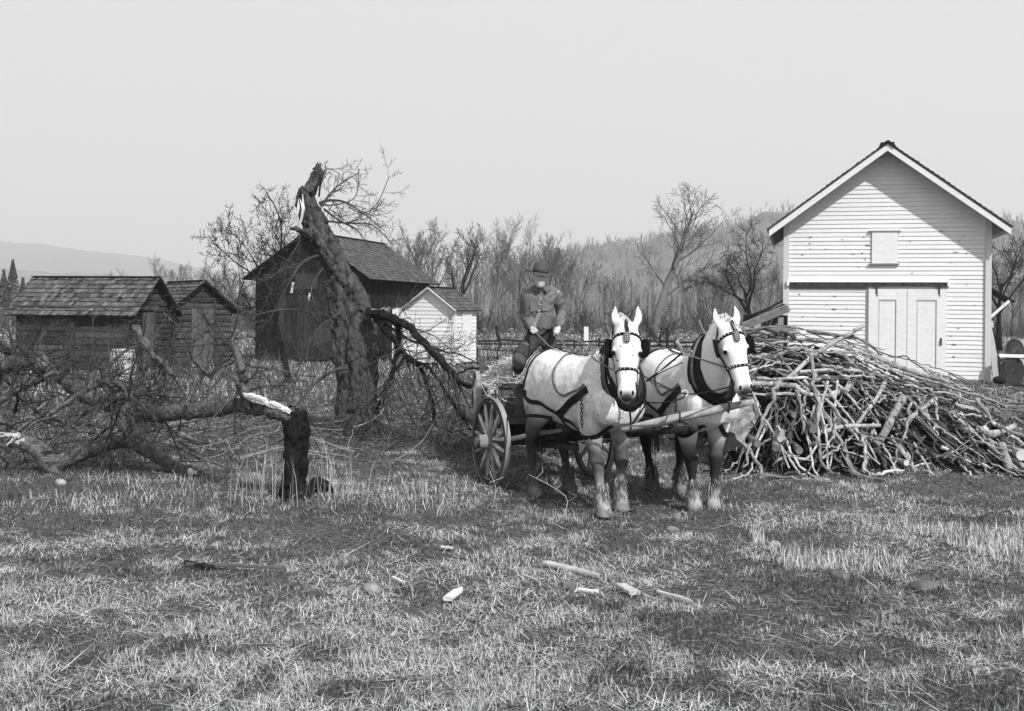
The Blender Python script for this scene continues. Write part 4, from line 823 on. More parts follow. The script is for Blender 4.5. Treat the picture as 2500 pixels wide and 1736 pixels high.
# ------------------------------------------------------------------ driver
def driver():
    J=lambda px,py,D: v3(U(px,py,D))
    hip=J(1318,834,13.62); sc=J(1320,708,13.5); nk=J(1321,697,13.45); hd=J(1318,676,13.38)
    shL=J(1286,714,13.55); shR=J(1357,711,13.55); elL=J(1281,768,13.62); elR=J(1370,764,13.62); wrL=J(1299,801,13.28); wrR=J(1364,801,13.30)
    hL=J(1304,807,13.22); hR=J(1359,809,13.24)
    hiL=J(1302,832,13.6); hiR=J(1338,832,13.62); knL=J(1271,868,13.16); knR=J(1349,886,13.45); anL=J(1264,905,13.3); anR=J(1356,985,13.6)
    o=Vector((hip[0],hip[1],WP(.6,0,.815)[2])); T=thing('person','driver in felt hat, work jacket and dark trousers standing in the wagon holding the reins','person',o)
    x_=np.array([1,0,0]); y_=np.array([0,1,0])
    # --- body
    mb=MB(); sl=nrm(np.array([.06,-.99,0])); sx=np.array([.99,.06,0])
    top=hd+Z3*.125; H_=lambda z,f=0,s=0: hd+Z3*z-y_*0+sl*f+sx*s
    mb.loft([(H_(-.135,.035),sx,sl,.028,.03),(H_(-.120,.030),sx,sl,.045,.055),(H_(-.095,.018),sx,sl,.058,.078),(H_(-.05,.008),sx,sl,.066,.092),(H_(0,0),sx,sl,.072,.096),(H_(.05,-.006),sx,sl,.075,.098),(H_(.09,-.01),sx,sl,.066,.086),(H_(.12,-.012),sx,sl,.035,.05)],20,pw=2.2)
    mb.loft([(H_(.02,.086),sx,sl,.008,.008),(H_(-.005,.100),sx,sl,.011,.014),(H_(-.028,.108),sx,sl,.017,.016),(H_(-.038,.098),sx,sl,.014,.012)],10)
    mb.ball(H_(.028,.082),(.055,.018,.012),k=10); mb.ball(H_(-.062,.088),(.026,.014,.008),k=10); mb.ball(H_(-.075,.085),(.022,.014,.007),k=10); mb.ball(H_(-.112,.078),(.024,.02,.018),k=10)
    for s in (-1,1): mb.ball(H_(-.01,-.005,s*.078),(.012,.022,.034),k=10); mb.ball(H_(-.02,.066,s*.04),(.026,.022,.022),k=10); mb.ball(H_(.005,.082,s*.03),(.012,.008,.008),k=8)
    mb.tube([hd-Z3*.08-sl*.01,nk,sc-Z3*.05],[.056,.058,.075],14)
    mb.tube([sc-Z3*.05,(sc+hip)/2,hip],[.10,.11,.10],12); mb.tube([shL-Z3*.03,sc-Z3*.05,shR-Z3*.03],.035,10)
    for a,b,c in ((shL,elL,wrL),(shR,elR,wrR)): mb.tube([a,b,c],[.045,.04,.028],10)
    for a,b,c in ((hiL,knL,anL),(hiR,knR,anR)): mb.tube([hip,a,b,c],[.07,.07,.05,.04],10)
    for s,wr,h_ in ((-1,wrL,hL),(1,wrR,hR)):
        d=nrm(h_-wr); ac_=nrm(np.cross(d,sl)); n_=np.cross(ac_,d); mb.loft([(wr,ac_,n_,.028,.022),(wr+d*.04,ac_,n_,.036,.020),(wr+d*.085,ac_,n_,.040,.017)],12,pw=2.6)
        for k in range(4):
            b=wr+d*.08+ac_*(-.030+.020*k); L=(.95,1.05,1.0,.8)[k]; cur=-sl if False else sl
            mb.tube(smooth_path([b,b+d*.03*L+n_*.006,b+d*.045*L+n_*.0-sl*.012*-1,b+d*.036*L+sl*.036,b+d*.012+sl*.040],2),.0088,7)
        b=wr+d*.03-s*-ac_*.03*-1; b=wr+d*.03+ac_*(-s*.034 if np.dot(ac_,sx)*s>0 else s*.034); mb.tube([b,b+d*.022+sl*.02,b+d*.045+sl*.042],[.011,.0105,.008],7)
    body=mb.obj('body',M['skin'],T); remesh(body,.0058,3,.45)
    # eyes, hair
    for s in (-1,1): mb=MB(); mb.ball(H_(.004,.083,s*.031),(.011,.007,.007),k=8); mb.obj('eye',M['black'],T)
    mb=MB(); mb.loft([(H_(-.035,-.045),sx,sl,.070,.058),(H_(.01,-.02),sx,sl,.079,.085),(H_(.06,-.015),sx,sl,.082,.098),(H_(.10,-.015),sx,sl,.07,.085)],18); mb.obj('hair',M['hair'],T,smooth=True)
    # hat
    up=nrm(np.array([.06,.05,1])); 
    tl=R(7); hx=nrm(sx*math.cos(tl)-Z3*math.sin(tl)); hz=nrm(np.cross(hx,-sl)); hz=hz if hz[2]>0 else -hz; hf=np.cross(hx,hz); hf=hf if np.dot(hf,sl)>0 else -hf
    hc=hd+Z3*.052
    mb=MB(); crown=[(.0,.098,.118),(.035,.096,.113),(.08,.090,.102),(.115,.072,.082),(.135,.050,.056),(.138,.022,.03)]
    mb.loft([(hc+hz*z+hf*(-.01)-hz*0,hx,hf,a,b) for z,a,b in crown],24)
    hat=mb.obj('hat',M['hat'],T,smooth=True)
    mb=MB(); k=36; V=[]; 
    for r_ in (0,1,2,3,4):
        for lay in (0,1):
            for i in range(k):
                q=2*math.pi*i/k; c_,s_=math.cos(q),math.sin(q); rr=r_/4; w=.092+rr*.072*(1+.15*abs(c_)); l=.108+rr*.07
                z=-.004+ .028*rr**2*abs(c_)**2.5 -.026*rr*max(0,s_)**1.5+.006*math.sin(3*q+1)*rr - lay*.006
                V.append(hc+hx*c_*w+hf*(s_*l-.01)+hz*z)
    F4=[]
    for r_ in range(4):
        for lay in (0,1):
            for i in range(k):
                i2=(i+1)%k; a=(r_*2+lay)*k; b=((r_+1)*2+lay)*k; F4.append([a+i,b+i,b+i2,a+i2])
    for i in range(k): i2=(i+1)%k; F4.append([8*k+i,9*k+i,9*k+i2,8*k+i2])
    mb.add(V,[F4]); mb.obj('brim',M['hat'],hat,smooth=True)
    mb=MB(); mb.loft([(hc+hz*.004+hf*-.01,hx,hf,.096,.115),(hc+hz*.028+hf*-.01,hx,hf,.094,.112)],24,.25); mb.obj('hat_band',M['hat'],hat,smooth=True)
    # jacket
    mb=MB(); tz=nrm(sc-hip); 
    def T_(z,px,py_,w,d): mb.v and None
    cen=lambda z: J(1320+(z-1.85)*2,0,13.52)*np.array([1,1,0])+Z3*z
    secs=[]
    for z,w,d,dx in ((1.835,.165,.120,0),(1.87,.172,.125,0),(1.95,.172,.125,0),(2.05,.178,.125,0),(2.15,.195,.128,0),(2.23,.205,.122,0),(2.275,.185,.105,0),(2.31,.125,.085,0),(2.335,.085,.075,0)):
        secs.append((cen(z)-y_*.02*math.sin((z-1.8)*4),x_,y_,w,d))
    mb.loft(secs,28,pw=2.4)
    for a,b,c in ((shL,elL,wrL),(shR,elR,wrR)):
        P=smooth_path([a+[0,0,-.02],(a+b)/2,b,(b+c)/2,c+(c-b)*-.02],3); n=len(P); mb.tube(P,np.interp(np.linspace(0,1,n),[0,.2,.5,.8,1],[.080,.076,.066,.056,.050])*(1+.06*np.sin(np.arange(n)*2.6)),14)
    mb.tube([shL-Z3*.03,(shL+sc)/2-Z3*.012,sc-Z3*.0,(shR+sc)/2-Z3*.012,shR-Z3*.03],[.075,.078,.075,.078,.075],14)
    jk=mb.obj('jacket',M['jacket'],T); remesh(jk,.010,3,.4)
    # displace wrinkles
    me=jk.data; co=np.empty(len(me.vertices)*3,np.float32); me.vertices.foreach_get('co',co); co=co.reshape(-1,3); nn=np.empty_like(co).ravel(); me.vertices.foreach_get('normal',nn); nn=nn.reshape(-1,3)
    w=.004*np.sin(co[:,2]*70+8*np.sin(co[:,0]*14)+4*co[:,1])*vnoise(co[:,0]*9+3,co[:,2]*9+4,1.,2)*2; co+=nn*w[:,None]; me.vertices.foreach_set('co',co.ravel()); me.update()
    bv=BVHTree.FromPolygons([v.co.copy() for v in me.vertices],[list(p.vertices) for p in me.polygons])
    def surf(p,off=.006):
        l,n_,_,_=bv.find_nearest(Vector(p)-Vector(o)); return v3(l)+v3(n_)*off+v3(o),v3(n_)
    mb=MB(); Q=[];NN=[]
    for z in np.linspace(2.30,1.85,12):
        q,n_=surf(cen(z)+sl*.3,.005); Q.append(q); NN.append(sl)
    band(mb,Q,NN,.045,.006,1.15); mb.obj('placket',M['jacket'],jk)
    for k in range(5):
        q,n_=surf(cen(2.22-.085*k)+sl*.3+sx*.0,.014); mb=MB(); mb.ball(q,(.009,.006,.009),k=8); mb.obj('button',M['brass'],jk)
    for s in (-1,1):
        mb=MB(); n0=nk-Z3*.035; a=n0+sl*.075+sx*s*.012; b=n0+sx*s*.075+Z3*.035; c=n0-sl*.06+sx*s*.04+Z3*.05; d=n0+sx*s*.115-Z3*.02+sl*.02; e=n0+sl*.105+sx*s*.055-Z3*.055
        mb.hexa(np.array([a,e,d,b,a+Z3*.01+sl*.006,e+Z3*.01+sl*.006,d+Z3*.01,b+Z3*.01]),.8); mb.hexa(np.array([b,d,c-Z3*.03-sl*.02,c,b+Z3*.01,d+Z3*.01,c-Z3*.02-sl*.03,c+Z3*.01]),.8); mb.obj('collar',M['jacket'],jk)
        q,n_=surf(cen(2.10)+sl*.3+sx*s*.09,.004); mb=MB(); band(mb,[q+Z3*.06,q,q-Z3*.06],[n_,n_,n_],.10,.008,1.1); mb.obj('pocket',M['jacket'],jk)
    mb=MB(); n0=nk-Z3*.045+sl*.05; mb.hexa(np.array([n0-sx*.03-Z3*.05,n0+sx*.03-Z3*.05,n0+sx*.04-sl*.04-Z3*.05,n0-sx*.04-sl*.04-Z3*.05,n0-sx*.045+Z3*.03,n0+sx*.045+Z3*.03,n0+sx*.04-sl*.05+Z3*.03,n0-sx*.04-sl*.05+Z3*.03])); mb.obj('shirt',M['greywood'],T)
    # trousers, boots
    mb=MB(); mb.loft([(hip+Z3*.20,x_,y_,.150,.105),(hip+Z3*.1,x_,y_,.165,.120),(hip,x_,y_,.170,.125),(hip-Z3*.05,x_,y_,.15,.115)],22,pw=2.4)
    P=smooth_path([hiL+Z3*.02,(hiL+knL)/2,knL,(knL+anL)/2,anL+Z3*.01],3); mb.tube(P,np.interp(np.linspace(0,1,len(P)),[0,.5,.62,1],[.105,.098,.088,.068]),14)
    P=smooth_path([hiR+Z3*.02,(hiR+knR)/2,knR,(knR+anR)/2,anR+Z3*.04],3); mb.tube(P,np.interp(np.linspace(0,1,len(P)),[0,.5,1],[.105,.082,.075]),14)
    tr=mb.obj('trousers',M['trousers'],T); remesh(tr,.012,3,.5)
    mb=MB(); mb.tube(smooth_path([hiL*.55+knL*.45,knL,knL*.45+anL*.55],4),np.interp(np.linspace(0,1,9),[0,.5,1],[.100,.093,.082]),14,tone=1); mb.obj('worn_leg_cover',M['patch'],tr,smooth=True)
    mb=MB(); mb.tube([anL+Z3*.045,anL+Z3*.0],[.079,.078],14); mb.obj('trouser_cuff',M['patch'],tr,smooth=True)
    for an,D2 in ((anL,None),(anR,None)):
        mb=MB(); f=nrm(np.array([-.1,-1,0])); mb.tube([an+Z3*.06,an-Z3*.03,an-Z3*.06],[.055,.052,.05],12); mb.loft([(an-Z3*.055-f*.07,x_,Z3,.03,.035),(an-Z3*.055-f*.04,x_,Z3,.042,.045),(an-Z3*.06+f*.06,x_,Z3,.046,.04),(an-Z3*.068+f*.13,x_,Z3,.048,.030),(an-Z3*.072+f*.18,x_,Z3,.034,.02)],14); bt=mb.obj('boot',M['boot'],T); remesh(bt,.010,2)
    return hL,hR,sl
HL,HR,SL=driver()
def reins():
    a=HL-Z3*.01; b=HR-Z3*.01; T=thing('reins','long leather reins running from the driver hands over both horses','reins',(a+b)/2-Z3*.0)
    def rb(name,pts,w=.022,mat=M['strap'],n=6):
        P=smooth_path(pts,n); mb=MB(); band(mb,P,[(0.2,-.6,1)]*len(P),w,.006); mb.obj(name,mat,T)
    ra,la=HA['ring']; rB,lB=HB['ring']
    def top(HH,x,y):
        l,nn,_,_=HH['bvh'].find_nearest(Vector(HH['W']((x,y,1.9))-HH['o'])); return v3(l)+HH['o']+v3(nn)*.02
    rb('rein',[a,(a+top(HA,-.55,-.1))/2,top(HA,-.55,-.1),top(HA,-.1,-.08),top(HA,.3,-.10),ra,HA['bit'][0]-[.03,0,-.05],HA['bit'][0]])
    rb('rein',[b,(b+top(HA,-.3,.08))/2-Z3*.02,top(HA,-.3,.08),top(HA,.2,.08),la+Z3*.02,HA['bit'][1]])
    rb('rein',[b,(b+top(HB,-.4,-.08))/2-Z3*.12,top(HB,-.4,-.08),top(HB,.3,-.1),rB,HB['bit'][0]-[.03,0,-.05],HB['bit'][0]])
    x=(HA['bit'][1]+HB['bit'][0])/2-Z3*.10
    rb('coupling_rein',[HA['bit'][1]+Z3*.25,(HA['bit'][1]+x)/2+Z3*.1,x,(x+HB['bit'][0])/2-Z3*.03,HB['bit'][0]],.018,M['leather'])
    rb('coupling_rein',[HA['bit'][1],(HA['bit'][1]+x)/2-Z3*.12,x-Z3*.02,HB['W']((-.1,-.36,1.3)),rB-Z3*.1],.018,M['leather'])
    rb('coupling_rein',[rB,HB['W']((.2,-.39,1.4)),HA['W']((.55,.42,1.3))],.034,M['leather'])
    mb=MB(); c=x; mb.tube([c+[.03*math.cos(v),0,.03*math.sin(v)] for v in np.linspace(0,6.28,13)],.008,6,caps=False); mb.obj('ring',M['brass'],T)
reins()
# ------------------------------------------------------------------ trees
def grow(out, g, p, d, L, r, lv, P):
    n=P['seg'][lv]; pts=[np.array(p,float)]; d=nrm(np.array(d,float)); st=L/n
    for i in range(n):
        d=nrm(d+g.normal(0,P['wob'][lv],3)+np.array([0,0,P['up'][lv]])/n); pts.append(pts[-1]+d*st)
    pts=np.array(pts); rr=r*(1-(1-P['tip'])*np.linspace(0,1,n+1)**.9)
    out[lv].append((pts,rr))
    if lv+1<len(P['seg']):
        m=P['n'][lv]; m=max(1,int(round(m*g.uniform(.75,1.25)))); az=g.uniform(0,6.28)
        for k in range(m):
            t=P['t0'][lv]+(1-P['t0'][lv])*((k+g.uniform(.1,.9))/m); i=min(int(t*n),n-1); f=t*n-i; q=pts[i]*(1-f)+pts[i+1]*f; td=nrm(pts[i+1]-pts[i])
            a=P['ang'][lv]*g.uniform(.65,1.3); az+=2.4+g.normal(0,.4); ref=np.array([0,0,1.]) if abs(td[2])<.9 else np.array([1.,0,0]); u=nrm(np.cross(td,ref)); v=np.cross(td,u)
            nd=td*math.cos(a)+(u*math.cos(az)+v*math.sin(az))*math.sin(a)
            grow(out,g,q,nd,L*P['lr'][lv]*(1.1-.55*t)*g.uniform(.7,1.2),max(rr[i]*P['rr'][lv]*g.uniform(.7,1.05),P['rmin']),lv+1,P)
def branches(mb,lst,k,tone=1,jit=.3,g=None,rough=0):
    for i,(pts,rr) in enumerate(lst): mb.tube(pts,rr,k,tone*(1+(g.uniform(-jit,jit) if g is not None else 0)),caps=k>4,rough=rough,sd=i)
KIND=dict(
 elm=dict(seg=[5,8,6,5,3],wob=[.05,.11,.14,.18,.2],up=[0,.55,.35,.2,0],tip=.22,n=[7,8,6,5],t0=[.45,.25,.2,.15],ang=[.55,.5,.6,.7],lr=[1.25,.5,.5,.5],rr=[.6,.5,.55,.6],rmin=.012),
 tall=dict(seg=[9,6,5,4],wob=[.045,.12,.16,.2],up=[.1,.7,.4,.2],tip=.12,n=[26,8,5],t0=[.25,.2,.15],ang=[.6,.55,.6],lr=[.30,.5,.5],rr=[.33,.5,.6],rmin=.011),
 syc=dict(seg=[9,8,6,5,3],wob=[.04,.13,.2,.24,.25],up=[.5,.9,.4,.2,0],tip=.2,n=[12,7,5,3],t0=[.32,.2,.2,.2],ang=[.8,.6,.7,.7],lr=[.52,.52,.5,.5],rr=[.45,.5,.55,.6],rmin=.011),
 apple=dict(seg=[3,8,7,6,4],wob=[.1,.17,.2,.24,.25],up=[0,.25,.12,.1,.1],tip=.3,n=[6,9,8,6],t0=[.55,.25,.15,.1],ang=[.85,.75,.8,.8],lr=[1.6,.5,.48,.5],rr=[.6,.5,.5,.6],rmin=.008),
 bush=dict(seg=[2,6,5,4],wob=[.1,.15,.2,.2],up=[0,.35,.3,.2],tip=.3,n=[9,8,6],t0=[.1,.15,.1],ang=[.7,.6,.7],lr=[2.4,.45,.5],rr=[.6,.5,.6],rmin=.009),
)
def make_tree(name,label,kind,loc,hgt,r,seed,group=None,mat=None,twig=None,fl=1.0,scale_r=1.0,cat='tree',wide=1.0):
    P=dict(KIND[kind]); P['rmin']*=scale_r; g=np.random.default_rng(seed); out=[[] for _ in P['seg']]
    L0=hgt*{'elm':.42,'tall':.92,'syc':.85,'apple':.35,'bush':.25}[kind]
    grow(out,g,(0,0,-.1),(g.normal(0,.03),g.normal(0,.03),1),L0,r,0,P)
    top=max(p[:,2].max() for l in out for p,_ in l); f=hgt/top
    out=[[(p*np.array([f*wide,f*wide,f]),q) for p,q in l] for l in out]
    T=thing(name,label,cat,loc,group)
    o3=np.array(list(loc)); mb=MB(); nl=2 if kind!='tall' else 1
    for l in out[:nl]: branches(mb,[(p+o3,q) for p,q in l],7,1,.2,g)
    mb.obj('trunk',mat or M['bark'],T,smooth=True)
    mb=MB()
    for i,l in enumerate(out[nl:]): branches(mb,[(p+o3,q) for p,q in l],4 if i==0 else 3,1,.3,g)
    mb.obj('crown',twig or M['twig'],T)
    return T
def far_trees():
    gp=lambda x,y,D: (U(x,y,D).x, D, 0)
    far=[]; base=[]
    # source trees
    e1=make_tree('bare_tree','leafless vase-shaped tree right behind the outhouse roof, forking low','elm',gp(1122,812,88),9.3,.42,101,mat=M['darkbark'],scale_r=1.6,twig=M['twig'],wide=1.1)
    s1=make_tree('bare_tree','big leafless sycamore with mottled pale limbs rising between the two horses heads','syc',gp(1590,820,84),12.1,.40,108,mat=M['palebark'],twig=M['fartwig'],scale_r=1.5,wide=1.35)
    GR='leafless trees along the edge of the far woods'; GL='leafless grey tree at the edge of the far woods, one of many alike'
    k=[make_tree('woodland_tree',GL,'tall',gp(1180,812,104),12.2,.17,120+i,GR,M['palebark'],M['fartwig'],scale_r=1.2) for i in range(3)]
    k+=[make_tree('woodland_tree',GL,'elm',gp(1270,812,112),10.5,.22,130+i,GR,M['fartwig'],M['fartwig'],scale_r=1.5) for i in range(3)]
    spots=[(1205,104,0,11.2),(1215,112,3,10),(1290,105,4,9.5),(1345,100,1,10.9),(1360,118,5,9),(1405,110,3,7.5)]
    g=np.random.default_rng(77); X=list(range(560,2520,23)); 
    used=set()
    for x in X:
        x=x+g.uniform(-9,9); D=g.uniform(104,150)
        ty=g.uniform(0,60)+np.interp(x,[500,900,960,1100,1300,1400,1480,2500],[660,600,530,505,510,575,600,610]); h=((760-ty)/2700*D+2.05)*108/D; keep_=x<1400 or g.random()<.6
        if 1930<x<2360 or not keep_ or abs(x-1122)<38 or abs(x-1590)<50: continue
        h*=D/108
        i=int(g.integers(0,6)); loc=(U(x,812,D).x,D,0)
        if i not in used: used.add(i); k[i].location=loc; s=h/[12.2,12.2,12.2,10.5,10.5,10.5][i]; k[i].scale=(s,s,s)
        else: copy_tree(k[i],loc,g.uniform(0,6),h/[12.2,12.2,12.2,10.5,10.5,10.5][i])
    for x,D,h in ((395,112,7.6),(430,118,7.9),(470,115,8.1),(505,120,7.6),(545,110,8.0),(300,150,7.5),(270,152,7.3),(585,106,8.0)):
        copy_tree(k[int(g.integers(0,6))],(U(x,812,D).x,D,0),g.uniform(0,6),h*.93/11.2)
    # hazy far ones left of the outhouse, right of white barn
    # young bushes and thorn trees
    make_tree('apple_tree','spreading dark leafless orchard tree just left of the white barn','apple',gp(1835,846,58),7.1,.22,143,mat=M['darkbark'],twig=M['twig'],scale_r=1.5,wide=1.15)
    make_tree('apple_tree','leafless orchard tree half hidden behind the right wall of the white barn','apple',gp(2440,840,62),7.3,.2,144,mat=M['darkbark'],twig=M['twig'],scale_r=1.6,wide=.8)
    make_tree('apple_tree','small leafless tree between the broken trunk and the dark barn front','apple',gp(708,930,30.5),5.6,.11,145,mat=M['darkbark'],twig=M['darkbark'],scale_r=1.0,wide=.72)
    make_tree('shrub','small dark leafless shrub beside the fence post between the horses','bush',gp(1612,850,60),3.0,.07,146,mat=M['darkbark'],twig=M['twig'],scale_r=1.5,cat='shrub')
    for x,D,h,s in ((1010,90,4.5,1),(1185,70,2.6,2),(1420,84,3.2,3),(1520,90,3.4,5),(1720,80,3.6,6),(640,70,3.5,7),(980,60,2.5,8)):
        make_tree('shrub','low leafless scrub bush at the near edge of the far woods','bush',gp(x,830,D),h,.05,150+s,'scrub bushes before the woods',M['twig'],M['twig'],scale_r=2.,cat='shrub')
    # conifers at far left
    mb=MB(); gg=np.random.default_rng(9)
    for x,D,h in ((30,150,8.5),(8,160,7.5),(55,165,6.5),(75,170,6)):
        p=np.array(gp(x,812,D)); t=thing('conifer','distant dark conifer at the far left edge beyond the log shed','tree',p,'distant conifers at the left edge'); mb=MB(); mb.tube([p,p+[0,0,h]],[.18,.03],6); mb.obj('trunk',M['darkbark'],t); mb=MB()
        for i in range(420):
            q=gg.random()**.8; r_=(1-q)*h*.24+.05; a=gg.uniform(0,6.28); c=p+[0,0,.6+q*(h-.6)]; e=c+np.array([math.cos(a)*r_,math.sin(a)*r_,-r_*.35]); w_=np.array([-math.sin(a),math.cos(a),0])*.22; mb.add([c,e-w_,e+[0,0,-.1],e+w_],[[[0,1,2,3]]],gg.uniform(.6,1.5))
        mb.obj('crown',M['twig'],t)
    # deep woods as one mass: many slender stems with upright twigs
    mb=MB(); g=np.random.default_rng(6); N=1900
    xs=g.uniform(-85,160,N); ys=g.uniform(112,215,N)
    px=1250+xs/ys*F
    keep=(px>930)|(g.random(N)<.75); xs=xs[keep]; ys=ys[keep]; px=px[keep]; N=len(xs)
    ty=np.interp(px,[500,640,930,1000,1100,1200,1300,1400,1500,2500],[690,650,610,585,575,570,600,632,650,655]); h=(760-ty+(px-1250)*.0087)/2700*ys*g.uniform(.55,1.05,N)+2.05
    B=np.stack([xs,ys,np.zeros(N)],-1); tn=g.choice([.8,1.2,1.7,2.3,3.4],N)
    for k in range(26):
        if k==0: a0=B; tip=B+np.stack([g.normal(0,.3,N),g.normal(0,.3,N),h],-1); w=g.uniform(.03,.075,N); t=tn
        else:
            q=g.uniform(.15,.95,N) if k>4 else g.uniform(0,.3,N); a=g.uniform(0,6.28,N); l=h*(1.08-q)*g.uniform(.12,.42,N); a0=B+np.array([0,0,1])*(h*q)[:,None]; tip=a0+np.stack([np.cos(a)*l*.5,np.sin(a)*l*.5,l],-1); w=g.uniform(.012,.028,N); t=tn*.75
        V=np.stack([a0-np.array([1,0,0])*w[:,None],a0+np.array([1,0,0])*w[:,None],tip],1).reshape(-1,3); mb.add(V,[np.arange(len(V)).reshape(-1,3)],np.repeat(t,3))
    # undergrowth
    n2=12000; x=g.uniform(-85,160,n2); y=g.uniform(101,140,n2); hh=g.uniform(.6,2.6,n2); B=np.stack([x,y,0*x],-1); tip=B+np.stack([g.normal(0,.5,n2),g.normal(0,.3,n2),hh],-1)
    V=np.stack([B-[.05,0,0],B+[.05,0,0],tip],1).reshape(-1,3); mb.add(V,[np.arange(len(V)).reshape(-1,3)],np.repeat(g.choice([.35,.6,.9,1.4],n2),3))
    tag(mb.obj('far_woods',M['fartwig']),'dense leafless woods filling the background beyond the field','woods',kind='stuff')
far_trees()
# ------------------------------------------------------------------ broken tree
def PX(lst): return np.array([v3(U(*q)) for q in lst])
TW=dict(seg=[6,5,4,3],wob=[.13,.2,.25,.25],up=[0,.05,.05,0],tip=.3,n=[5,4,3],t0=[.2,.2,.2],ang=[.75,.7,.7],lr=[.55,.55,.5],rr=[.5,.55,.6],rmin=.0045)
def twigs_on(mb,path,rr,g,n,L,P=TW,t0=.1,k0=5,tone=1.0,bias=(0,0,0),start=0,rmax=.022):
    path=np.asarray(path); m=len(path)-1
    for i in range(n):
        t=t0+(1-t0)*g.random(); j=min(int(t*m),m-1); q=path[j]+(path[j+1]-path[j])*(t*m-j); r=np.interp(t*m,np.arange(m+1),np.broadcast_to(rr,(m+1,)))
        d=nrm(nrm(path[j+1]-path[j])*.4+g.normal(0,.7,3)+np.array(bias)); out=[[] for _ in P['seg']]; grow(out,g,q,d,L*g.uniform(.5,1.2),min(r*.5,rmax),start,P)
        for lv,l in enumerate(out):
            if l: branches(mb,l,k0 if lv==start else 3,tone,.35,g)
def broken_tree():
    D=18.6; o=U(870,1062,D); o.z=0; T=thing('broken_tree','big leaning broken tree trunk with torn top standing before the dark barn','tree',o)
    mb=MB()
    A=PX([(862,1075,D),(852,1035,D),(848,980,D),(845,930,D),(840,870,D),(836,820,D),(832,770,D),(825,720,D),(812,680,D)]); mb.tube(smooth_path(A,5),np.interp(np.linspace(0,1,41),[0,.08,.3,.6,1],[.36,.25,.17,.165,.17]),26,rough=.10,sd=3)
    B=PX([(884,1080,D),(887,1035,D),(890,980,D),(894,920,D),(894,860,D),(890,800,D),(878,745,D),(858,705,D),(830,670,D),(812,630,D),(790,590,D),(768,550,D),(750,512,D),(745,480,D),(752,462,D)]); mb.tube(smooth_path(B,5),np.interp(np.linspace(0,1,71),[0,.06,.2,.45,.55,.65,.8,.92,1],[.36,.25,.18,.175,.195,.215,.20,.15,.10]),28,rough=.10,sd=5)
    C=PX([(752,470,D),(764,450,D),(772,425,D),(779,402,D)]); mb.tube(smooth_path(C,4),np.interp(np.linspace(0,1,13),[0,.5,.9,1],[.11,.085,.055,.02]),16,rough=.2,sd=6)
    mb.tube(smooth_path(PX([(775,580,D),(750,570,D-.2),(728,560,D-.3),(706,558,D-.3)]),3),np.linspace(.10,.015,10),12,rough=.3,sd=7)
    mb.tube(PX([(757,470,D-.1),(754,447,D-.1)]),[.06,.04],9,rough=.3)
    mb.tube(smooth_path(PX([(868,1000,D-.1),(872,900,D-.12),(862,800,D-.1),(850,740,D-.05)]),4),[.16]*4+[.14]*4+[.12]*4+[.10],18,rough=.15,sd=9)
    for k,(x,y) in enumerate(((835,1080),(905,1082),(870,1088),(922,1075))): mb.tube(PX([(870,1010,D),(x*.5+435,1050,D-.1),(x,y,D-.3)]),[.2,.13,.05],12,rough=.15)
    tr=mb.obj('trunk',M['bark'],T); remesh(tr,.024,2,.4)
    me=tr.data; co=np.empty(len(me.vertices)*3,np.float32); me.vertices.foreach_get('co',co); co=co.reshape(-1,3); nn=np.empty(len(co)*3,np.float32); me.vertices.foreach_get('normal',nn); nn=nn.reshape(-1,3)
    ang=np.arctan2(nn[:,1],nn[:,0]); w=(vnoise(ang*5+20,co[:,2]*2.2+9,1.,3)-.5)*.07+(vnoise(ang*14+40,co[:,2]*5+9,1.,8)-.5)*.05+(vnoise(co[:,0]*20+90,co[:,2]*18+9,1.,8)-.5)*.02; co+=nn*w[:,None]; me.vertices.foreach_set('co',co.ravel()); me.update()
    mb=MB(); g=np.random.default_rng(4)
    for k in range(3):
        x=714+g.uniform(0,22); a=PX([(x,546-g.uniform(0,6),D-.28),(x+6,510,D-.28),(735+g.uniform(-8,4),472+g.uniform(0,16),D-.2)]); mb.tube(a,[.016,.026,.004],5,tone=g.uniform(.8,1.2))
    mb.obj('torn_wood',M['palewood'],T); mb=MB()
    for k in range(8):
        a=PX([(900+g.uniform(-10,10),765+g.uniform(-8,10),D-.3),(930+g.uniform(-20,25),758+g.uniform(-12,14),D-.45)]); mb.tube(a,[.03,.006],5,tone=g.uniform(.6,1.1))
    mb.obj('torn_wood',M['palewood'],T)
    # crown: twig sprays at the top right, left and low branches
    mb=MB(); g=np.random.default_rng(14)
    R1=[([(779,498,D),(800,490,D),(836,492,D),(871,510,D-.2),(905,535,D-.3),(940,565,D-.3)],.030),([(785,505,D),(801,480,D),(830,450,D),(875,423,D)],.026),([(779,480,D+.1),(784,440,D),(800,412,D),(830,425,D)],.018),([(790,510,D),(830,540,D),(870,560,D-.3),(900,600,D-.3)],.022),([(850,505,D),(890,520,D),(925,490,D),(950,430,D)],.012),([(795,540,D),(850,545,D),(910,550,D),(960,600,D)],.02),([(780,500,D+.2),(820,500,D+.3),(868,480,D+.5),(875,415,D+.5)],.014)]
    for q,r in R1:
        P=smooth_path(PX(q),4); mb.tube(P,np.linspace(r,.006,len(P)),5); twigs_on(mb,P,np.linspace(r,.006,len(P)),g,9,.5,start=1,bias=(.2,0,-.05),rmax=.009)
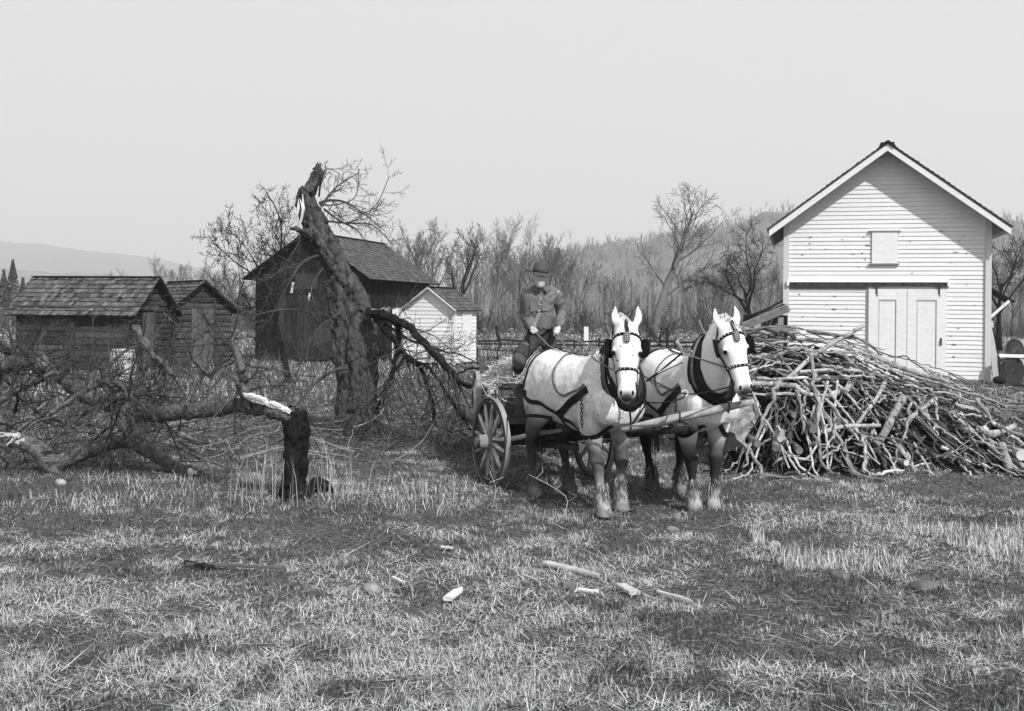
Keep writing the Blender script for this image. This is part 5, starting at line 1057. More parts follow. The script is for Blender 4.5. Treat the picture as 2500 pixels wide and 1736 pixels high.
    R2=[([(745,560,D),(725,600,D-.3),(700,650,D-.4),(690,720,D-.4)],.02),([(790,620,D),(740,640,D-.5),(700,700,D-.8),(660,780,D-.8)],.022),([(835,760,D-.2),(780,800,D-.6),(740,870,D-.8),(720,930,D-.8)],.02),([(845,900,D-.3),(815,905,D-.6),(770,935,D-1.0),(730,985,D-1.3),(700,1000,D-1.5)],.04),([(830,780,D-.2),(770,765,D-.8),(700,755,D-1.2),(620,770,D-1.5),(560,790,D-1.6)],.018),([(800,640,D),(760,700,D-.5),(770,760,D-.7),(740,820,D-.8)],.015)]
    for q,r in R2:
        P=smooth_path(PX(q),4); mb.tube(P,np.linspace(r,.007,len(P)),6); twigs_on(mb,P,np.linspace(r,.008,len(P)),g,10,.9,start=1,bias=(-.2,0,-.1),rmax=.010)
    mb.obj('crown',M['twig'],T)
    # hanging broken limb to the right
    T2=thing('hanging_limb','torn-down limb with many twigs sloping from the broken tree to the wagon wheel','branch',(U(1000,1000,17).x,17,0))
    L=[([(898,766,D-.35),(925,768,D-.5),(958,778,D-.7),(1002,801,D-1.0),(1046,854,D-1.4),(1099,906,D-1.8),(1130,937,D-2.2),(1178,946,D-2.6),(1222,970,D-3.0)],.085,.022),([(915,775,D-.4),(940,800,D-.6),(985,862,D-.9),(1024,897,D-1.2),(1051,963,D-1.4),(1064,1040,D-1.5)],.062,.02),([(972,797,D-.7),(966,862,D-.7),(955,928,D-.7),(930,981,D-.6),(890,1015,D-.8)],.05,.018),([(1040,850,D-1.3),(1075,870,D-1.2),(1110,930,D-1.4),(1120,1000,D-1.6),(1150,1050,D-1.7)],.035,.012),([(990,870,D-.9),(960,910,D-1.2),(930,960,D-1.5),(900,990,D-1.7)],.03,.01),([(1000,880,D-1),(1050,900,D-1.6),(1090,960,D-2),(1130,1020,D-2.2),(1190,1060,D-2.3)],.03,.01),([(930,780,D-.5),(1000,830,D-.2),(1060,850,D),(1130,870,D+.2),(1200,905,D+.2)],.025,.008),([(1110,920,D-2),(1150,900,D-2),(1200,905,D-2.2),(1250,890,D-2)],.015,.006)]
    mb=MB(); mt=MB(); g=np.random.default_rng(15)
    for q,r0,r1 in L:
        P=smooth_path(PX(q),4); rr=np.linspace(r0,r1,len(P)); P=P+g.normal(0,.012,P.shape); mb.tube(P,rr,9,rough=.2); twigs_on(mt,P,rr,g,13,1.0,bias=(.1,-.05,-.5),start=1,rmax=.014,t0=.12); twigs_on(mt,P,rr,g,4,1.2,bias=(.1,0,-.5),start=0,rmax=.018,t0=.2)
    mb.obj('limb',M['darkbark'],T2); mt.obj('twigs',M['twig'],T2)['kind']='stuff'
broken_tree()
# ------------------------------------------------------------------ stump, fallen tree, brush
M['limbbark']=MAT('grey apple bark',.115,.95,.8,13,1.0,24,(1,1,1),detail=12,bdist=.05)
def fallen():
    D=12.0; o=G(717,1222); D=o.y; mb=MB(); T=thing('stump','tall charred black stump standing in the grass left of centre','stump',o)
    P=smooth_path(PX([(712,1232,D),(716,1180,D),(721,1110,D),(724,1050,D),(724,1004,D)]),5); mb.tube(P,np.interp(np.linspace(0,1,21),[0,.12,.3,.8,1],[.20,.14,.122,.13,.118]),22,rough=.34,sd=2)
    for x,y in ((690,1232),(745,1230),(722,1240)): mb.tube(PX([(715,1170,D),(x*.6+288,1205,D-.05),(x,y,D-.15)]),[.09,.08,.03],10)
    g=np.random.default_rng(8)
    for k in range(10): 
        a=g.uniform(0,6.28); c=v3(U(724,1004,D))+[.085*math.cos(a),.085*math.sin(a),-.04]; mb.tube([c,c+[0,0,g.uniform(.03,.10)]],[.035,.008],6)
    s=mb.obj('trunk',M['darkbark'],T); remesh(s,.014,1,.3)
    mb=MB(); q=G(800,1215); mb.tube(smooth_path([v3(G(745,1225))+[0,0,.05],v3(G(780,1208))+[0,0,.12],v3(G(820,1218))-[0,0,.02]],4),[.05]*3+[.075]*3+[.06,.05,.03],10,rough=.4); mb.obj('root',M['darkbark'],T)
    # fallen tree hinged on stump
    T2=thing('fallen_tree','fallen dark tree torn off the stump, its limbs and twigs sprawling to the left edge','tree',(U(400,1010,13.5).x,13.5,0))
    L=[([(705,1010,D-.05),(680,1003,D),(620,992,D+.3),(560,992,D+.6),(500,1000,D+1),(430,1008,D+1.3),(360,1012,D+1.6),(300,1000,D+1.9),(240,975,D+2.1),(190,948,D+2.3),(130,905,D+2.5),(80,885,D+2.6),(20,892,D+2.7),(-60,905,D+2.8)],.085,.11),
     ([(625,988,D+.2),(600,965,D+.3),(590,940,D+.4),(592,905,D+.4),(580,870,D+.5),(566,846,D+.6)],.075,.035),
     ([(250,975,D+2.0),(330,965,D+1.6),(400,950,D+1.8)],.05,.02),
     ([(240,930,D+1.5),(262,935,D+1.2),(300,945,D+1.2),(315,970,D+1.2),(305,1010,D+1.2),(303,1050,D+1.2)],.035,.05),
     ([(335,797,D+1.8),(352,835,D+1.7),(375,862,D+1.6),(400,890,D+1.6),(430,920,D+1.6)],.055,.03),
     ([(0,845,D+3),(30,860,D+2.9),(60,858,D+2.8),(110,870,D+2.7)],.06,.05),([(95,860,D+2.6),(110,880,D+2.5),(140,912,D+2.4)],.035,.05),
     ([(0,980,D+2),(60,945,D+2),(120,915,D+2),(160,900,D+2.2)],.045,.02),
     ([(120,1010,D+1.4),(200,960,D+1.5),(240,940,D+1.4),(300,905,D+1.4)],.03,.02)]
    mb=MB(); mt=MB(); g=np.random.default_rng(16)
    for q,r0,r1 in L:
        P=smooth_path(PX(q),5); P=P+g.normal(0,.01,P.shape); rr=np.linspace(r0,r1,len(P))*(1+.08*g.normal(0,1,len(P))); mb.tube(P,rr,12,rough=.14,tone=.9)
        twigs_on(mt,P,rr,g,6,.75,bias=(-.1,.1,-.05),start=0,rmax=.02,t0=.1 if r0!=.085 else .32); twigs_on(mt,P,rr,g,12,.6,bias=(0,0,-.05),start=1,rmax=.012,t0=.1 if r0!=.085 else .25)
    tr=mb.obj('trunk',M['limbbark'],T2,smooth=True)
    for i in range(46):
        x=g.uniform(-40,560); Dq=g.uniform(D+2.4,D+4.6); b=v3(U(x,g.uniform(900,1050),Dq)); b[2]=max(.05,b[2]); P=[b]; d=nrm(np.array([g.normal(0,1),g.normal(0,.6),g.normal(.12,.3)]))
        for _ in range(6): d=nrm(d+g.normal(0,.25,3)+[0,0,.06*(0.4-P[-1][2])]); P.append(P[-1]+d*g.uniform(.12,.28))
        P=np.array(P); r_=g.uniform(.008,.03); mt.tube(P,np.linspace(r_,r_*.4,len(P)),5,tone=g.uniform(.6,1.9)); twigs_on(mt,P,r_,g,5,.5,start=1,rmax=.01)
    mt.obj('crown',M['twig'],T2)
    mb=MB()
    for k in range(14):
        a=g.uniform(0,1); c=PX([(598+a*95,963+a*40-6*math.sin(a*3.1),D+.2-.25*a-.09)])[0]; e=PX([(603+a*98+14,968+a*38,D+.2-.25*a-.10)])[0]; mb.tube([c,(c+e)/2+[0,0,.01],e],[.02,.03,.004],5,tone=g.uniform(.9,1.2))
    P=smooth_path(PX([(592,960,D+.22),(612,972,D+.12),(650,985,D+.0),(690,1000,D-.12),(708,1010,D-.14)]),4); mb.tube(P,np.array([.012,.02,.03,.03,.03,.03,.035,.03,.03,.025,.03,.025,.02,.02,.02,.02,.01])*.75,8,rough=.7,sd=3)
    mb.obj('torn_wood',M['palewood'],T2)
    # foreground Y limb
    D=14.0; T3=thing('broken_limb','thick crooked fallen limb with white torn end at the left edge of the grass','branch',(U(230,1140,D).x,D,0)); mb=MB()
    for q,r0,r1 in (([(28,1072,D),(65,1082,D-.05),(95,1100,D-.1),(120,1128,D-.15),(128,1140,D-.2)],.095,.12),([(118,1140,D-.2),(160,1125,D-.1),(210,1105,D),(260,1085,D+.1),(310,1078,D+.1),(350,1095,D),(395,1120,D-.15),(430,1145,D-.3),(466,1152,D-.4)],.10,.075),([(110,1125,D-.1),(130,1150,D-.3),(150,1160,D-.35)],.10,.03)):
        P=smooth_path(PX(q),5); mb.tube(P,np.linspace(r0,r1,len(P)),18,rough=.12)
    b=mb.obj('limb',M['limbbark'],T3); remesh(b,.018,1,.4)
    mb=MB(); mt=MB()
    for k in range(16): a=PX([(50+g.uniform(-12,14),1070+g.uniform(-12,18),D-.05+g.uniform(-.1,.05)),(12+g.uniform(-25,10),1066+g.uniform(-14,22),D-.05+g.uniform(-.1,.1))]); mb.tube(a,[.034,.006],6,tone=g.uniform(.6,1.05),rough=.3)
    mb.obj('torn_wood',M['palewood'],T3); mb=MB()
    for k in range(6): a=PX([(462,1152+g.uniform(-6,6),D-.45),(478+g.uniform(0,4),1150+g.uniform(-6,8),D-.5)]); mb.tube(a,[.03,.01],6,tone=g.uniform(.7,1.1))
    mb.obj('torn_wood',M['palewood'],T3)
    for q,r in (([(52,1062,D+.1),(80,1035,D+.2),(130,1020,D+.3),(175,1040,D+.3),(230,1060,D+.2)],.028),([(110,1090,D),(160,1055,D+.1),(230,1055,D+.1),(262,1070,D+.1),(320,1025,D)],.022),([(262,1070,D+.1),(250,1130,D-.2),(243,1160,D-.3)],.015),([(310,1065,D+.2),(400,1045,D+.3),(480,1025,D+.4),(540,1010,D+.5)],.020),([(420,1085,D),(520,1130,D-.2),(600,1150,D-.3)],.018)):
        P=smooth_path(PX(q),4); mt.tube(P,np.linspace(r,.01,len(P)),6,tone=1.8); twigs_on(mt,P,r,g,8,.7,start=1,rmax=.009,tone=1.4)
    mt.obj('side_branches',M['twig'],T3)
    # loose cut branches and brush between limb and tree
    lab='loose fallen branch with pale bark lying in the brush between stump and broken tree'
    for i,(q,r) in enumerate((([(385,1095,14.2),(470,1060,14.4),(560,1040,14.8),(660,1010,15)],.020),([(420,1100,13.6),(520,1085,13.9),(610,1050,14.2),(690,1030,14.5)],.016),([(585,1120,14.2),(640,1105,14.4),(700,1092,14.6),(780,1105,14.6)],.04),([(700,1095,15),(780,1105,15.2),(850,1118,15.1)],.045),([(400,1040,14.4),(450,1030,14.4),(500,1020,14.6)],.07),([(440,1060,13.6),(480,1078,13.5),(515,1080,13.5)],.06),([(690,1040,15),(775,1080,15.5)],.035))):
        P=PX(q); P[:,2]=np.clip(P[:,2],.04,None); P=smooth_path(P,4); mb=MB(); r*=.62; mb.tube(P,np.linspace(r,r*.4,len(P)),9,rough=.3,tone=.75); 
        ll=['long thin pale branch sloping up to the stump from the left','second thin pale branch just below the long one left of the stump','thick pale broken branch lying on the ground just left of the stump foot','short thick branch lying right behind the stump','thick pale peeled branch stub lying left of the stump','short dark cut log end amid the twigs left of the stump','slanting pale branch piece just right of the stump top'][i]
        tag(mb.obj('branch',M['stick'],loc=Vector(P[0])*1.0),ll,'branch')
    # brush stuff over ground
    mb=MB(); g=np.random.default_rng(21)
    for k in range(1050):
        x=g.uniform(-60,1180); y0=g.uniform(955,1108); c=G(x,y0+25); s=g.uniform(.3,1.5); d=nrm(np.array([g.normal(0,1),g.normal(0,.7),abs(g.normal(.0,.42))])); p=v3(c)+[0,0,g.uniform(0,.35)]; P=[p]
        for _ in range(4): d=nrm(d+g.normal(0,.22,3)-[0,0,.03]); P.append(P[-1]+d*s/4)
        P=np.array(P); P[:,2]=np.clip(P[:,2],.01,None); r_=g.uniform(.003,.009); mb.tube(P,np.linspace(r_,r_*.4,5),3,tone=g.choice([.5,.9,1.6,4.0]),caps=False)
    tag(mb.obj('brush',M['twig']),'tangle of thin dead twigs strewn round the fallen tree and the broken trunk','brushwood',kind='stuff')
fallen()
# ------------------------------------------------------------------ brushwood pile
_tp=[(1690,1010),(1730,850),(1760,822),(1830,815),(1900,822),(2000,828),(2080,842),(2125,872),(2200,898),(2290,930),(2350,955),(2450,1012),(2520,1030),(2620,1060),(2760,1120)]
_Pt=[U(a,b,16.4) for a,b in _tp]; _px=[p.x for p in _Pt]; _pz=[p.z for p in _Pt]
def psurf(x,y):
    c=np.interp(x,_px,_pz,left=0,right=0); f0=2.35; q=np.where(y<16.4,(16.4-y)/f0,(y-16.4)/2.6); q=np.clip(q,0,1); return c*(1-q**1.7)
def onpile(px,py,lift=0.):
    x,z=ray(px,py)
    for D in np.arange(13.4,19,.04):
        if H+z*D<=psurf(x*D,D)+lift or H+z*D<=.02: return np.array([x*D,D,H+z*D])
    return np.array([x*16.4,16.4,H+z*16.4])
def crooked(g,P,amp):
    P=smooth_path(P,3); n=len(P); w=np.cumsum(g.normal(0,amp,(n,3)),axis=0); w-=np.linspace(0,1,n)[:,None]*w[-1]; return P+w
def stick_mesh(mb,g,P,r0,r1,k=7,tone=1.,stubs=True):
    n=len(P); rr=np.linspace(r0,r1,n)*(1+.10*g.normal(0,1,n)); mb.tube(P,np.clip(rr,.004,None),k,tone)
    if stubs:
        for _ in range(int(g.integers(0,4))):
            j=int(g.integers(1,n-1)); d=nrm(nrm(P[j+1]-P[j])*.6+g.normal(0,.6,3)); L=g.uniform(.04,.16); mb.tube([P[j],P[j]+d*L*.6,P[j]+d*L],[rr[j]*.6,rr[j]*.5,rr[j]*.4],5,tone)
def pile():
    g=np.random.default_rng(31); o=lambda a: 1740+a/3.025; q=lambda b:720+b/3.025
    named=[([(1112,230),(870,380),(700,500),(540,625)],.036,.026,1.25,'longest pale straight branch rising diagonally above the pile top'),
     ([(1160,440),(1250,472),(1480,545),(1660,610),(1765,680)],.06,.035,1.2,'thick pale limb with sawn stubs along the right crest of the pile'),
     ([(1395,770),(1290,960),(1200,1105)],.055,.05,.9,'thick grey log slanting down the middle front of the pile'),
     ([(1020,290),(1180,380),(1240,455)],.018,.022,.8,'thin dark twig reaching from the long pale branch to the thick stubbed limb'),
     ([(240,288),(700,330),(980,385),(1185,440)],.018,.02,.9,'long thin branch running right across the top of the pile from the horse head'),
     ([(700,265),(900,292),(1050,322)],.03,.026,.5,'short dark branch lying topmost on the pile below the barn wall'),
     ([(640,568),(850,552),(1135,560)],.03,.022,1.5,'pale smooth branch lying level across the upper middle of the pile'),
     ([(240,672),(450,670),(600,690),(720,742),(880,742)],.04,.026,1.4,'pale crooked branch starting at the right horse muzzle'),
     ([(1015,640),(980,705),(880,752),(775,840),(780,960),(790,1090)],.045,.02,1.4,'crooked pale branch bending like a knee down the left middle of the pile'),
     ([(1285,650),(1190,800),(1075,930),(1032,1020)],.032,.022,1.3,'pale branch sloping down left just left of the thick grey log'),
     ([(800,1010),(1000,970),(1240,965)],.028,.024,1.5,'pale gently arched branch crossing low behind the thick grey log'),
     ([(1640,765),(1460,905),(1352,950)],.035,.028,1.3,'pale branch sloping down left in the right middle of the pile'),
     ([(460,1220),(560,1172),(690,1205),(770,1110)],.022,.018,1.5,'pale crooked stick lying in the grass at the left foot of the pile'),
     ([(1990,990),(2070,1030),(2230,965)],.07,.035,1.5,'short thick forked pale branch near the right end of the pile'),
     ([(2110,930),(2200,900),(2330,865)],.08,.09,.4,'dark thick log lying at the back right end of the pile'),
     ([(2120,1110),(2160,1200),(2200,1300)],.05,.055,.9,'grey branch end reaching the grass at the right foot of the pile')]
    for P,r0,r1,tn,lab in named:
        W_=[onpile(o(a),q(b),.05) for a,b in P]; W_=crooked(g,W_,.008 if len(P)<5 else .014); mb=MB(); stick_mesh(mb,g,W_,r0,r1,9,tn); tag(mb.obj('branch',M['stick'],loc=W_[0]),lab,'branch')
    # logs at the lower left, cut ends to the camera
    mb=MB(); a=onpile(o(115),q(1085),.1); b=onpile(o(330),q(850),.1)+[0,.4,0]; P=[a,(a+b)/2,b]; mb.tube(P,[.17,.18,.16],14,tone=.8,rough=.25); tag(mb.obj('log',M['stick'],loc=a),'big pale barkless log leaning at the left end of the pile beside the right horse','log')
    for k,(x,y,r) in enumerate(((330,1098,.05),(466,1132,.05),(745,992,.06),(500,1062,.045),(600,890,.035),(985,718,.03),(640,1150,.05),(930,940,.035),(2285,1182,.075),(1430,1240,.04))):
        a=onpile(o(x),q(y),.16); a[2]=max(a[2],r); d=nrm(np.array([g.normal(0,.3),1,g.uniform(-.05,.25)])); mb=MB(); mb.tube([a,a+d*.5,a+d*1.0],[r,r*1.02,r],14,(.6,.8,.35,.9,.6,.8,.5,.5,1.2,1)[k],rough=.1,sd=k)
        L=mb.obj('log',M['stick'],loc=a,smooth=False); tag(L,['cut log end low at the left foot of the pile, left of two','round cut log end low at the left foot of the pile, right of two','dark large log end in the shaded hollow of the pile','pale log end just above the two at the left foot','log end under the pale crooked branch by the horse muzzle','small log end high in the middle of the pile','log lying lowest at the left foot of the pile behind a pale stick','short log end left of the thick grey log','bright round sawn log end at the right edge of the photo','small bright sawn end low in the middle foot of the pile'][k],'log')
        c=MB(); u=nrm(np.cross(d,Z3)); c.tube([a-d*.004,a+d*.01],r*.95,14,tone=1.0 if k in(8,9,3) else .30); ce=c.obj('cut_end',M['palewood'],L)
    lab='thin crooked cut branch heaped among its like in the brushwood pile'
    def direction(px,p,g):
        hi=p[2]/max(np.interp(p[0],_px,_pz),.2)
        if hi>.62 and g.random()<.85: d=np.array([1,g.normal(0,.35),0])
        elif g.random()<.22: d=np.array([g.normal(0,1),g.normal(0,.4),0])
        else: d=np.array([(p[0]-4.3)*.42+g.normal(0,.45),-1,0])
        d=nrm(d); e=.25; dz=(psurf(p[0]+d[0]*e,p[1]+d[1]*e)-psurf(p[0]-d[0]*e,p[1]-d[1]*e))/(2*e); d[2]=np.clip(dz,-1.6,1.6)+g.normal(0,.10); return nrm(d)
    def rstick(mb,g,p,sink,k,L=None,rs=1.0,tones=(.3,.45,.7,1.0,1.4,1.8)):
        d=direction(0,p,g); L=L or g.uniform(.5,1.7); n=6; pts=[]
        c=p-np.array([0,0,1])*sink; cur=c-d*L/2
        for i in range(n+1):
            t=c+d*L*(i/n-.5); s=psurf(t[0],t[1])-sink; 
            if psurf(t[0],t[1])>.05: t[2]=.55*t[2]+.45*s
            t[2]=max(t[2],.015); pts.append(t)
        P=crooked(g,pts,.011*g.uniform(.4,2.3)); P[:,2]=np.maximum(P[:,2],.012); r=rs*g.choice([.008,.012,.017,.023,.031],p=[.18,.26,.26,.20,.10]); stick_mesh(mb,g,P,r,r*g.uniform(.45,.8),k,g.choice(tones)); return P
    n=0
    while n<215:
        px=g.uniform(1745,2560); py=g.uniform(810,1165); p=onpile(px,py)
        s=float(psurf(p[0],p[1]))
        if abs(p[2]-s)>.12 or s<.03: continue
        mb=MB(); P=rstick(mb,g,p,g.uniform(-.10,.02),7); tag(mb.obj('pile_branch',M['stick'],loc=P[0]),lab,'branch','cut branches in the brushwood pile'); n+=1
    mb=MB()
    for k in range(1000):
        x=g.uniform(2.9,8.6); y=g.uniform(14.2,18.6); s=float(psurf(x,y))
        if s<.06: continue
        rstick(mb,g,np.array([x,y,s]),g.uniform(.16,.5),5,tones=(.06,.12,.2,.35,.7))  # buried sticks toned down, shade of the gaps put into their colour
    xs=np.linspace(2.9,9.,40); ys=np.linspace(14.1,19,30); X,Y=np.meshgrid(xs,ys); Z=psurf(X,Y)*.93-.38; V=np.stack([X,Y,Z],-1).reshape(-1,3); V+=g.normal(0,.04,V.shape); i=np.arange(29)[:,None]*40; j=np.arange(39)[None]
    mb.add(V,[np.stack([i+j,i+j+1,i+40+j+1,i+40+j],-1).reshape(-1,4)],.02)  # near-black core sheet, painted stand-in for shade deep in the heap
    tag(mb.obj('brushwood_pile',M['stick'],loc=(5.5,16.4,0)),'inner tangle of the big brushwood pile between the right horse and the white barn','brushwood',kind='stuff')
    # squared block on top and litter behind
    mb=MB(); a=U(1880,804,17.2); b=U(1940,806,17.0); mb.beam(v3(a),v3(b),.16,.12); tag(mb.obj('timber_block',M['greywood'],loc=a),'squared grey timber block lying on top of the pile below the lean-to beam','timber')
    mb=MB()
    for k in range(900):
        c=G(g.uniform(2230,2640),g.uniform(950,1015)); L=g.uniform(.05,.45); a=g.uniform(0,3.14); d=np.array([math.cos(a),math.sin(a)*.6,g.normal(0,.12)]); p=v3(c)+[0,0,.03]; mb.tube([p,p+d*L*.5+[0,0,g.uniform(0,.03)],p+d*L],g.uniform(.006,.018),4,tone=g.choice([.3,.6,1.2]))
    tag(mb.obj('wood_litter',M['stick']),'bark and twig litter on the ground behind the right end of the pile','wood litter',kind='stuff')
pile()
# ------------------------------------------------------------------ stones, chips, planks on the grass
def bits():
    g=np.random.default_rng(41)
    def stone(px,py,w,h,lab,tone=1):
        c=G(px,py); s=c.y/F; mb=MB(); a=w*s/2; b=h*s*.62; mb.ball((c.x,c.y,b*.3+float(gz(c.x,c.y))),(a,a*.7,b),k=14,tone=tone); o=mb.obj('stone',M['stone'],loc=(c.x,c.y,0),smooth=True)
        for v in o.data.vertices: f=1+.16*math.sin(v.co.x*31+v.co.y*17+px)+.14*math.sin(v.co.z*43+v.co.x*23+py)+g.normal(0,.03); v.co.x*=f; v.co.y*=f
        tag(o,lab,'stone')
    stone(907,1434,54,30,'smooth round pale stone in the grass below the stump',1.1)
    stone(145,1186,30,16,'small white stone at the far left before the crooked fallen limb',1.7)
    stone(1890,1330,34,22,'pale stone right of the horses, nearer of the two','.' and 1.3); stone(1680,1304,36,18,'flat pale stone below the hooves of the right horse',1.1)
    stone(2374,1322,32,34,'upright rounded stone at the right of the grass',.9); stone(2050,1420,60,22,'low flat grey stone half sunk right of centre',.6)
    stone(1640,1285,34,14,'flat dull stone left of the pale one below the right horse',.8); stone(2260,1430,70,30,'broad dull mound stone in long grass at lower right',.55); stone(1880,1278,44,16,'low grey stone just behind the pale stone right of the horses',.7)
    stone(1255,1268,50,14,'flat grey stone left of the left horse front hoof',.6)
    def board(px0,py0,px1,py1,w,th,lab,m='greywood',tone=1.3,name='board',cat='board',taper=False):
        a=v3(G(px0,py0)); b=v3(G(px1,py1)); a[2]=float(gz(a[0],a[1]))+.045; b[2]=float(gz(b[0],b[1]))+.035; mb=MB()
        d=b-a; L=np.linalg.norm(d); d/=L; u=nrm(np.cross(d,Z3)); 
        N=6; secs=[]
        for i in range(N+1):
            t=i/N; ww=w*(1-.8*max(0,(t-.75)/.25) if taper else 1)*(1+g.normal(0,.04)); secs.append((a+d*L*t+[0,0,g.normal(0,.002)],u,Z3,ww/2,th/2))
        mb.loft(secs,10,tone,5); tag(mb.obj(name,M[m],loc=a),lab,cat)
    board(1333,1383,1462,1414,.085,.035,'pointed grey board lying in the grass below the left horse',taper=True,tone=1.5)
    board(1092,1462,1128,1436,.075,.03,'bright white split wood chip in the grass near the round stone','palewood',1.0,'wood_chip','wood chip',True)
    board(1515,1442,1550,1466,.085,.03,'pale flat wood chip below the horses, right of the white splinter','palewood',.75,'wood_chip','wood chip')
    board(1412,1452,1462,1458,.04,.02,'white splinter left of the flat wood chip','palewood',1.0,'wood_chip','wood chip',True)
    board(1372,1444,1404,1441,.05,.05,'short dark wood block left of the white splinter','greywood',.6,'wood_chip','wood chip')
    board(1605,1464,1690,1480,.03,.02,'thin pale stick trailing right of the flat wood chip','palewood',.7,'stick','stick',True)
    board(960,1412,988,1426,.03,.02,'small bright sliver right of the round pale stone','palewood',.9,'wood_chip','wood chip',True)
    board(1275,1418,1315,1437,.016,.016,'thin bent straw-coloured stick left of the pointed board','palewood',.8,'stick','stick',True)
    board(455,1402,700,1396,.045,.02,'long dark old board sunk in the grass at lower left','greywood',.35)
    board(452,1400,520,1404,.05,.03,'short dark stick at the left end of the sunken board','darkwood',1.0,'stick','stick')
    board(-40,1232,50,1222,.13,.13,'dark cut log end lying at the left edge of the grass','bark',1.0,'log','log')
    board(1075,1352,1105,1350,.04,.02,'small pale chip left of centre beyond the white split chip','palewood',.8,'wood_chip','wood chip')
bits()
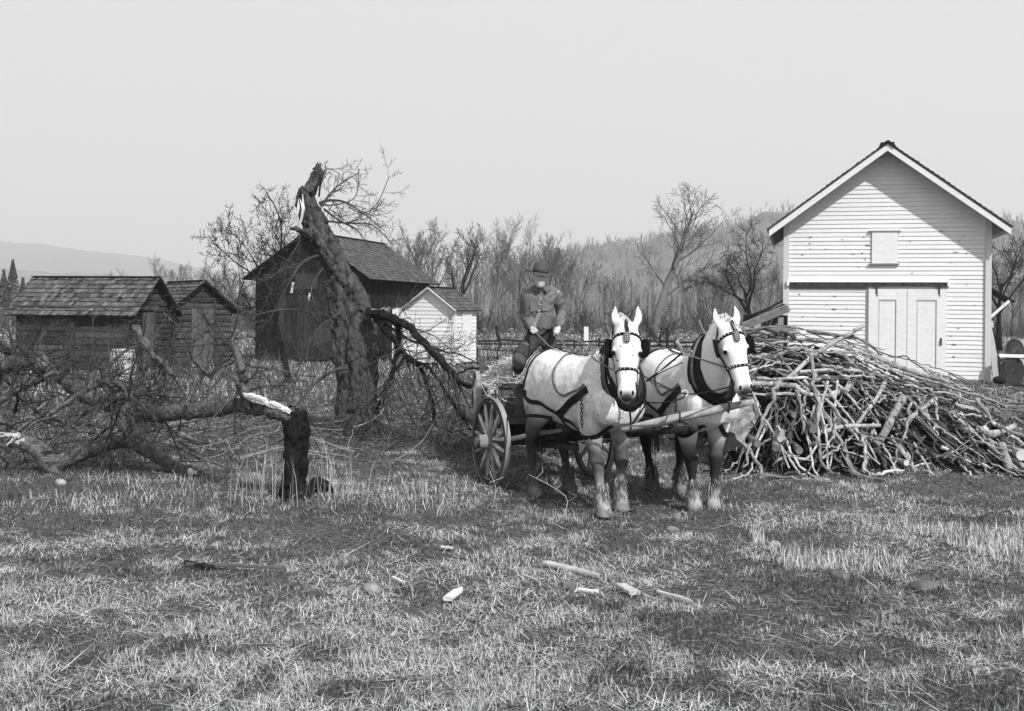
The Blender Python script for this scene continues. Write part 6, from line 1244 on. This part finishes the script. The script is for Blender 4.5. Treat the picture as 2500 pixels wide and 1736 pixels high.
# ------------------------------------------------------------------ grass
def grass():
    g=np.random.default_rng(51); mb=MB()
    def place(n,p=1.25,d0=4.4,d1=46):
        u=g.random(n); a=1-p; D=(d0**a+u*(d1**a-d0**a))**(1/a); x=g.uniform(-1,1,n)*(.58*D+1.6); return x,D
    def pale(x,y):
        n=.30*vnoise(x+60,y+60,.55,11)+.38*vnoise(x+60,y*1.5+60,1.9,12)+.32*vnoise(x+60,y+60,4.5,13); b=np.clip((y-6)/6,0,1)*.0
        jit=.25*vnoise(x+60,y+60,9.,14)-.125
        left=np.exp(-((x+2.2)/2.2)**2)*np.exp(-((y-6.3)/1.6)**2)*.10
        return np.clip((n-.495+left+jit)*4.2+.46,0.12,.95)
    def blades(x,y,h,lean,w,tone,z0=0,flat=False):
        n=len(x); a=g.uniform(0,2*np.pi,n); b=a+g.uniform(-.6,.6,n)+np.pi/2; dl=np.stack([np.cos(a),np.sin(a),0*a],-1); dw=np.stack([np.cos(b),np.sin(b),0*a],-1)*w[:,None]/2
        P0=np.stack([x,y,np.where(y<46,gz(x,y),0)-.005+z0],-1); up=np.array([0,0,1.]); s,c=np.sin(lean),np.cos(lean)
        l1=lean*(1. if flat else .45); l2=lean*(1. if flat else 1.4)
        P1=P0+up*(h*.55*np.cos(l1))[:,None]+dl*(h*.55*np.sin(l1))[:,None]; P2=P1+up*(h*.5*np.cos(l2))[:,None]+dl*(h*.5*np.sin(l2))[:,None]
        V=np.stack([P0-dw,P0+dw,P1-dw*.8,P1+dw*.8,P2],1).reshape(-1,3); i=np.arange(n)[:,None]*5
        mb.add(V,[i+np.array([[0,1,3,2]]),i+np.array([[2,3,4]])],np.repeat(tone,5))
    # fine short turf
    x,y=place(370000); pa=pale(x,y); r=g.random(len(x)); isp=r<pa*.75; tone=np.where(isp,g.uniform(.16,.46,len(x))*(.7+.6*pa),g.uniform(.018,.10,len(x))); sc=1+y/14
    blades(x,y,g.uniform(.018,.07,len(x))*(.45+1.1*vnoise(x+60,y+60,3.1,31)),g.uniform(.3,1.5,len(x)),g.uniform(.0022,.0048,len(x))*sc,tone)
    # matted dead thatch
    x,y=place(230000); pa=pale(x,y); k=g.random(len(x))<pa*1.0+.25; x,y,pa=x[k],y[k],pa[k]; pa=np.asarray(pa); blades(x,y,g.uniform(.03,.11,len(x)),g.uniform(1.1,1.6,len(x)),g.uniform(.002,.0038,len(x))*(1+y/14),g.uniform(.12,.5,len(x))*(.55+1.0*pa),z0=.012,flat=True)
    # long lying straws
    x,y=place(6500); k=g.random(len(x))<pale(x,y)+.25; x,y=x[k],y[k]; blades(x,y,g.uniform(.07,.30,len(x)),g.uniform(1.3,1.6,len(x)),g.uniform(.0025,.0045,len(x))*(1+y/18),g.uniform(.3,.62,len(x)),z0=.03,flat=True)
    # taller dry tufts, clustered
    c=1500; cx,cy=place(c,1.2,4.6,30); k=g.random(c)<pale(cx,cy)**1.5+.06; cx,cy=cx[k],cy[k]; m=34; x=np.repeat(cx,m)+g.normal(0,.055,len(cx)*m); y=np.repeat(cy,m)+g.normal(0,.055,len(cx)*m); hh=np.repeat(g.uniform(.05,.13,len(cx)),m)*g.uniform(.5,1.2,len(x))
    blades(x,y,hh,g.uniform(.3,1.4,len(x)),g.uniform(.0022,.004,len(x))*(1+y/14),np.repeat(g.uniform(.2,.5,len(cx)),m)*g.uniform(.7,1.2,len(x)))
    # long pale grass before the fallen limbs and round the stump
    n=3200; x=g.uniform(-6.6,-.4,n); y=g.uniform(10.9,13.3,n); k=vnoise(x+60,y+60,1.3,17)+.25*(g.random(n)-.5)> .56; x,y=x[k],y[k]; blades(x,y,g.uniform(.06,.22,len(x)),g.uniform(.6,1.9,len(x)),g.uniform(.003,.005,len(x))*1.6,g.uniform(.2,.5,len(x)))
    n=110; x=g.normal(-2.35,.45,n); y=g.normal(11.8,.35,n); blades(x,y,g.uniform(.3,.75,n),g.uniform(.05,.7,n),np.full(n,.004),g.uniform(.25,.5,n))
    n=6000; x=g.uniform(2.2,7.5,n); y=g.uniform(8.2,10.6,n); k=vnoise(x+60,y+60,1.1,19)>.5; x,y=x[k],y[k]; blades(x,y,g.uniform(.07,.17,len(x)),g.uniform(.1,.9,len(x)),g.uniform(.003,.005,len(x))*1.5,g.uniform(.35,.65,len(x)))
    # far field tussocks
    n=85000; y=g.uniform(24,101,n); x=g.uniform(-.72,1,n)*(.78*y+2); pa=vnoise(x+60,y+60,.35,23); blades(x,y,g.uniform(.06,.28,n),g.uniform(.1,1.2,n),g.uniform(.015,.04,n)*(y/35),np.where(g.random(n)<pa,g.uniform(.22,.5,n),g.uniform(.05,.12,n)))
    tag(mb.obj('grass',M['grass']),'rough mixed green and dead pale grass covering the whole field','grass',kind='stuff')
    # single tall weeds
    for k,(px,py,h) in enumerate(((640,1215,.75),(795,1200,.6),(1375,1262,.42),(1105,1225,.3),(1840,1330,.3),(1205,1230,.35))):
        c=G(px,py); mb=MB(); P=smooth_path([(c.x,c.y,0),(c.x+.02,c.y,h*.5),(c.x-.03+.08*g.normal(),c.y,h)],4); mb.tube(P,np.linspace(.004,.002,len(P)),4)
        for j in range(5): q=P[3+j]; mb.tube([q,q+[g.normal(0,.05),g.normal(0,.04),.06],q+[g.normal(0,.08),g.normal(0,.05),.11]],.0018,3)
        tag(mb.obj('weed',M['hay'],loc=c),['tallest dry weed stalk standing left of the black stump','dry weed stalk standing right of the black stump','branched dry weed before the left horse front hooves','low dry weed left of the wagon wheel shadow','dry weed beside the pale stone right of the horses','dry weed stalk below the front wagon wheel'][k],'weed')
grass()
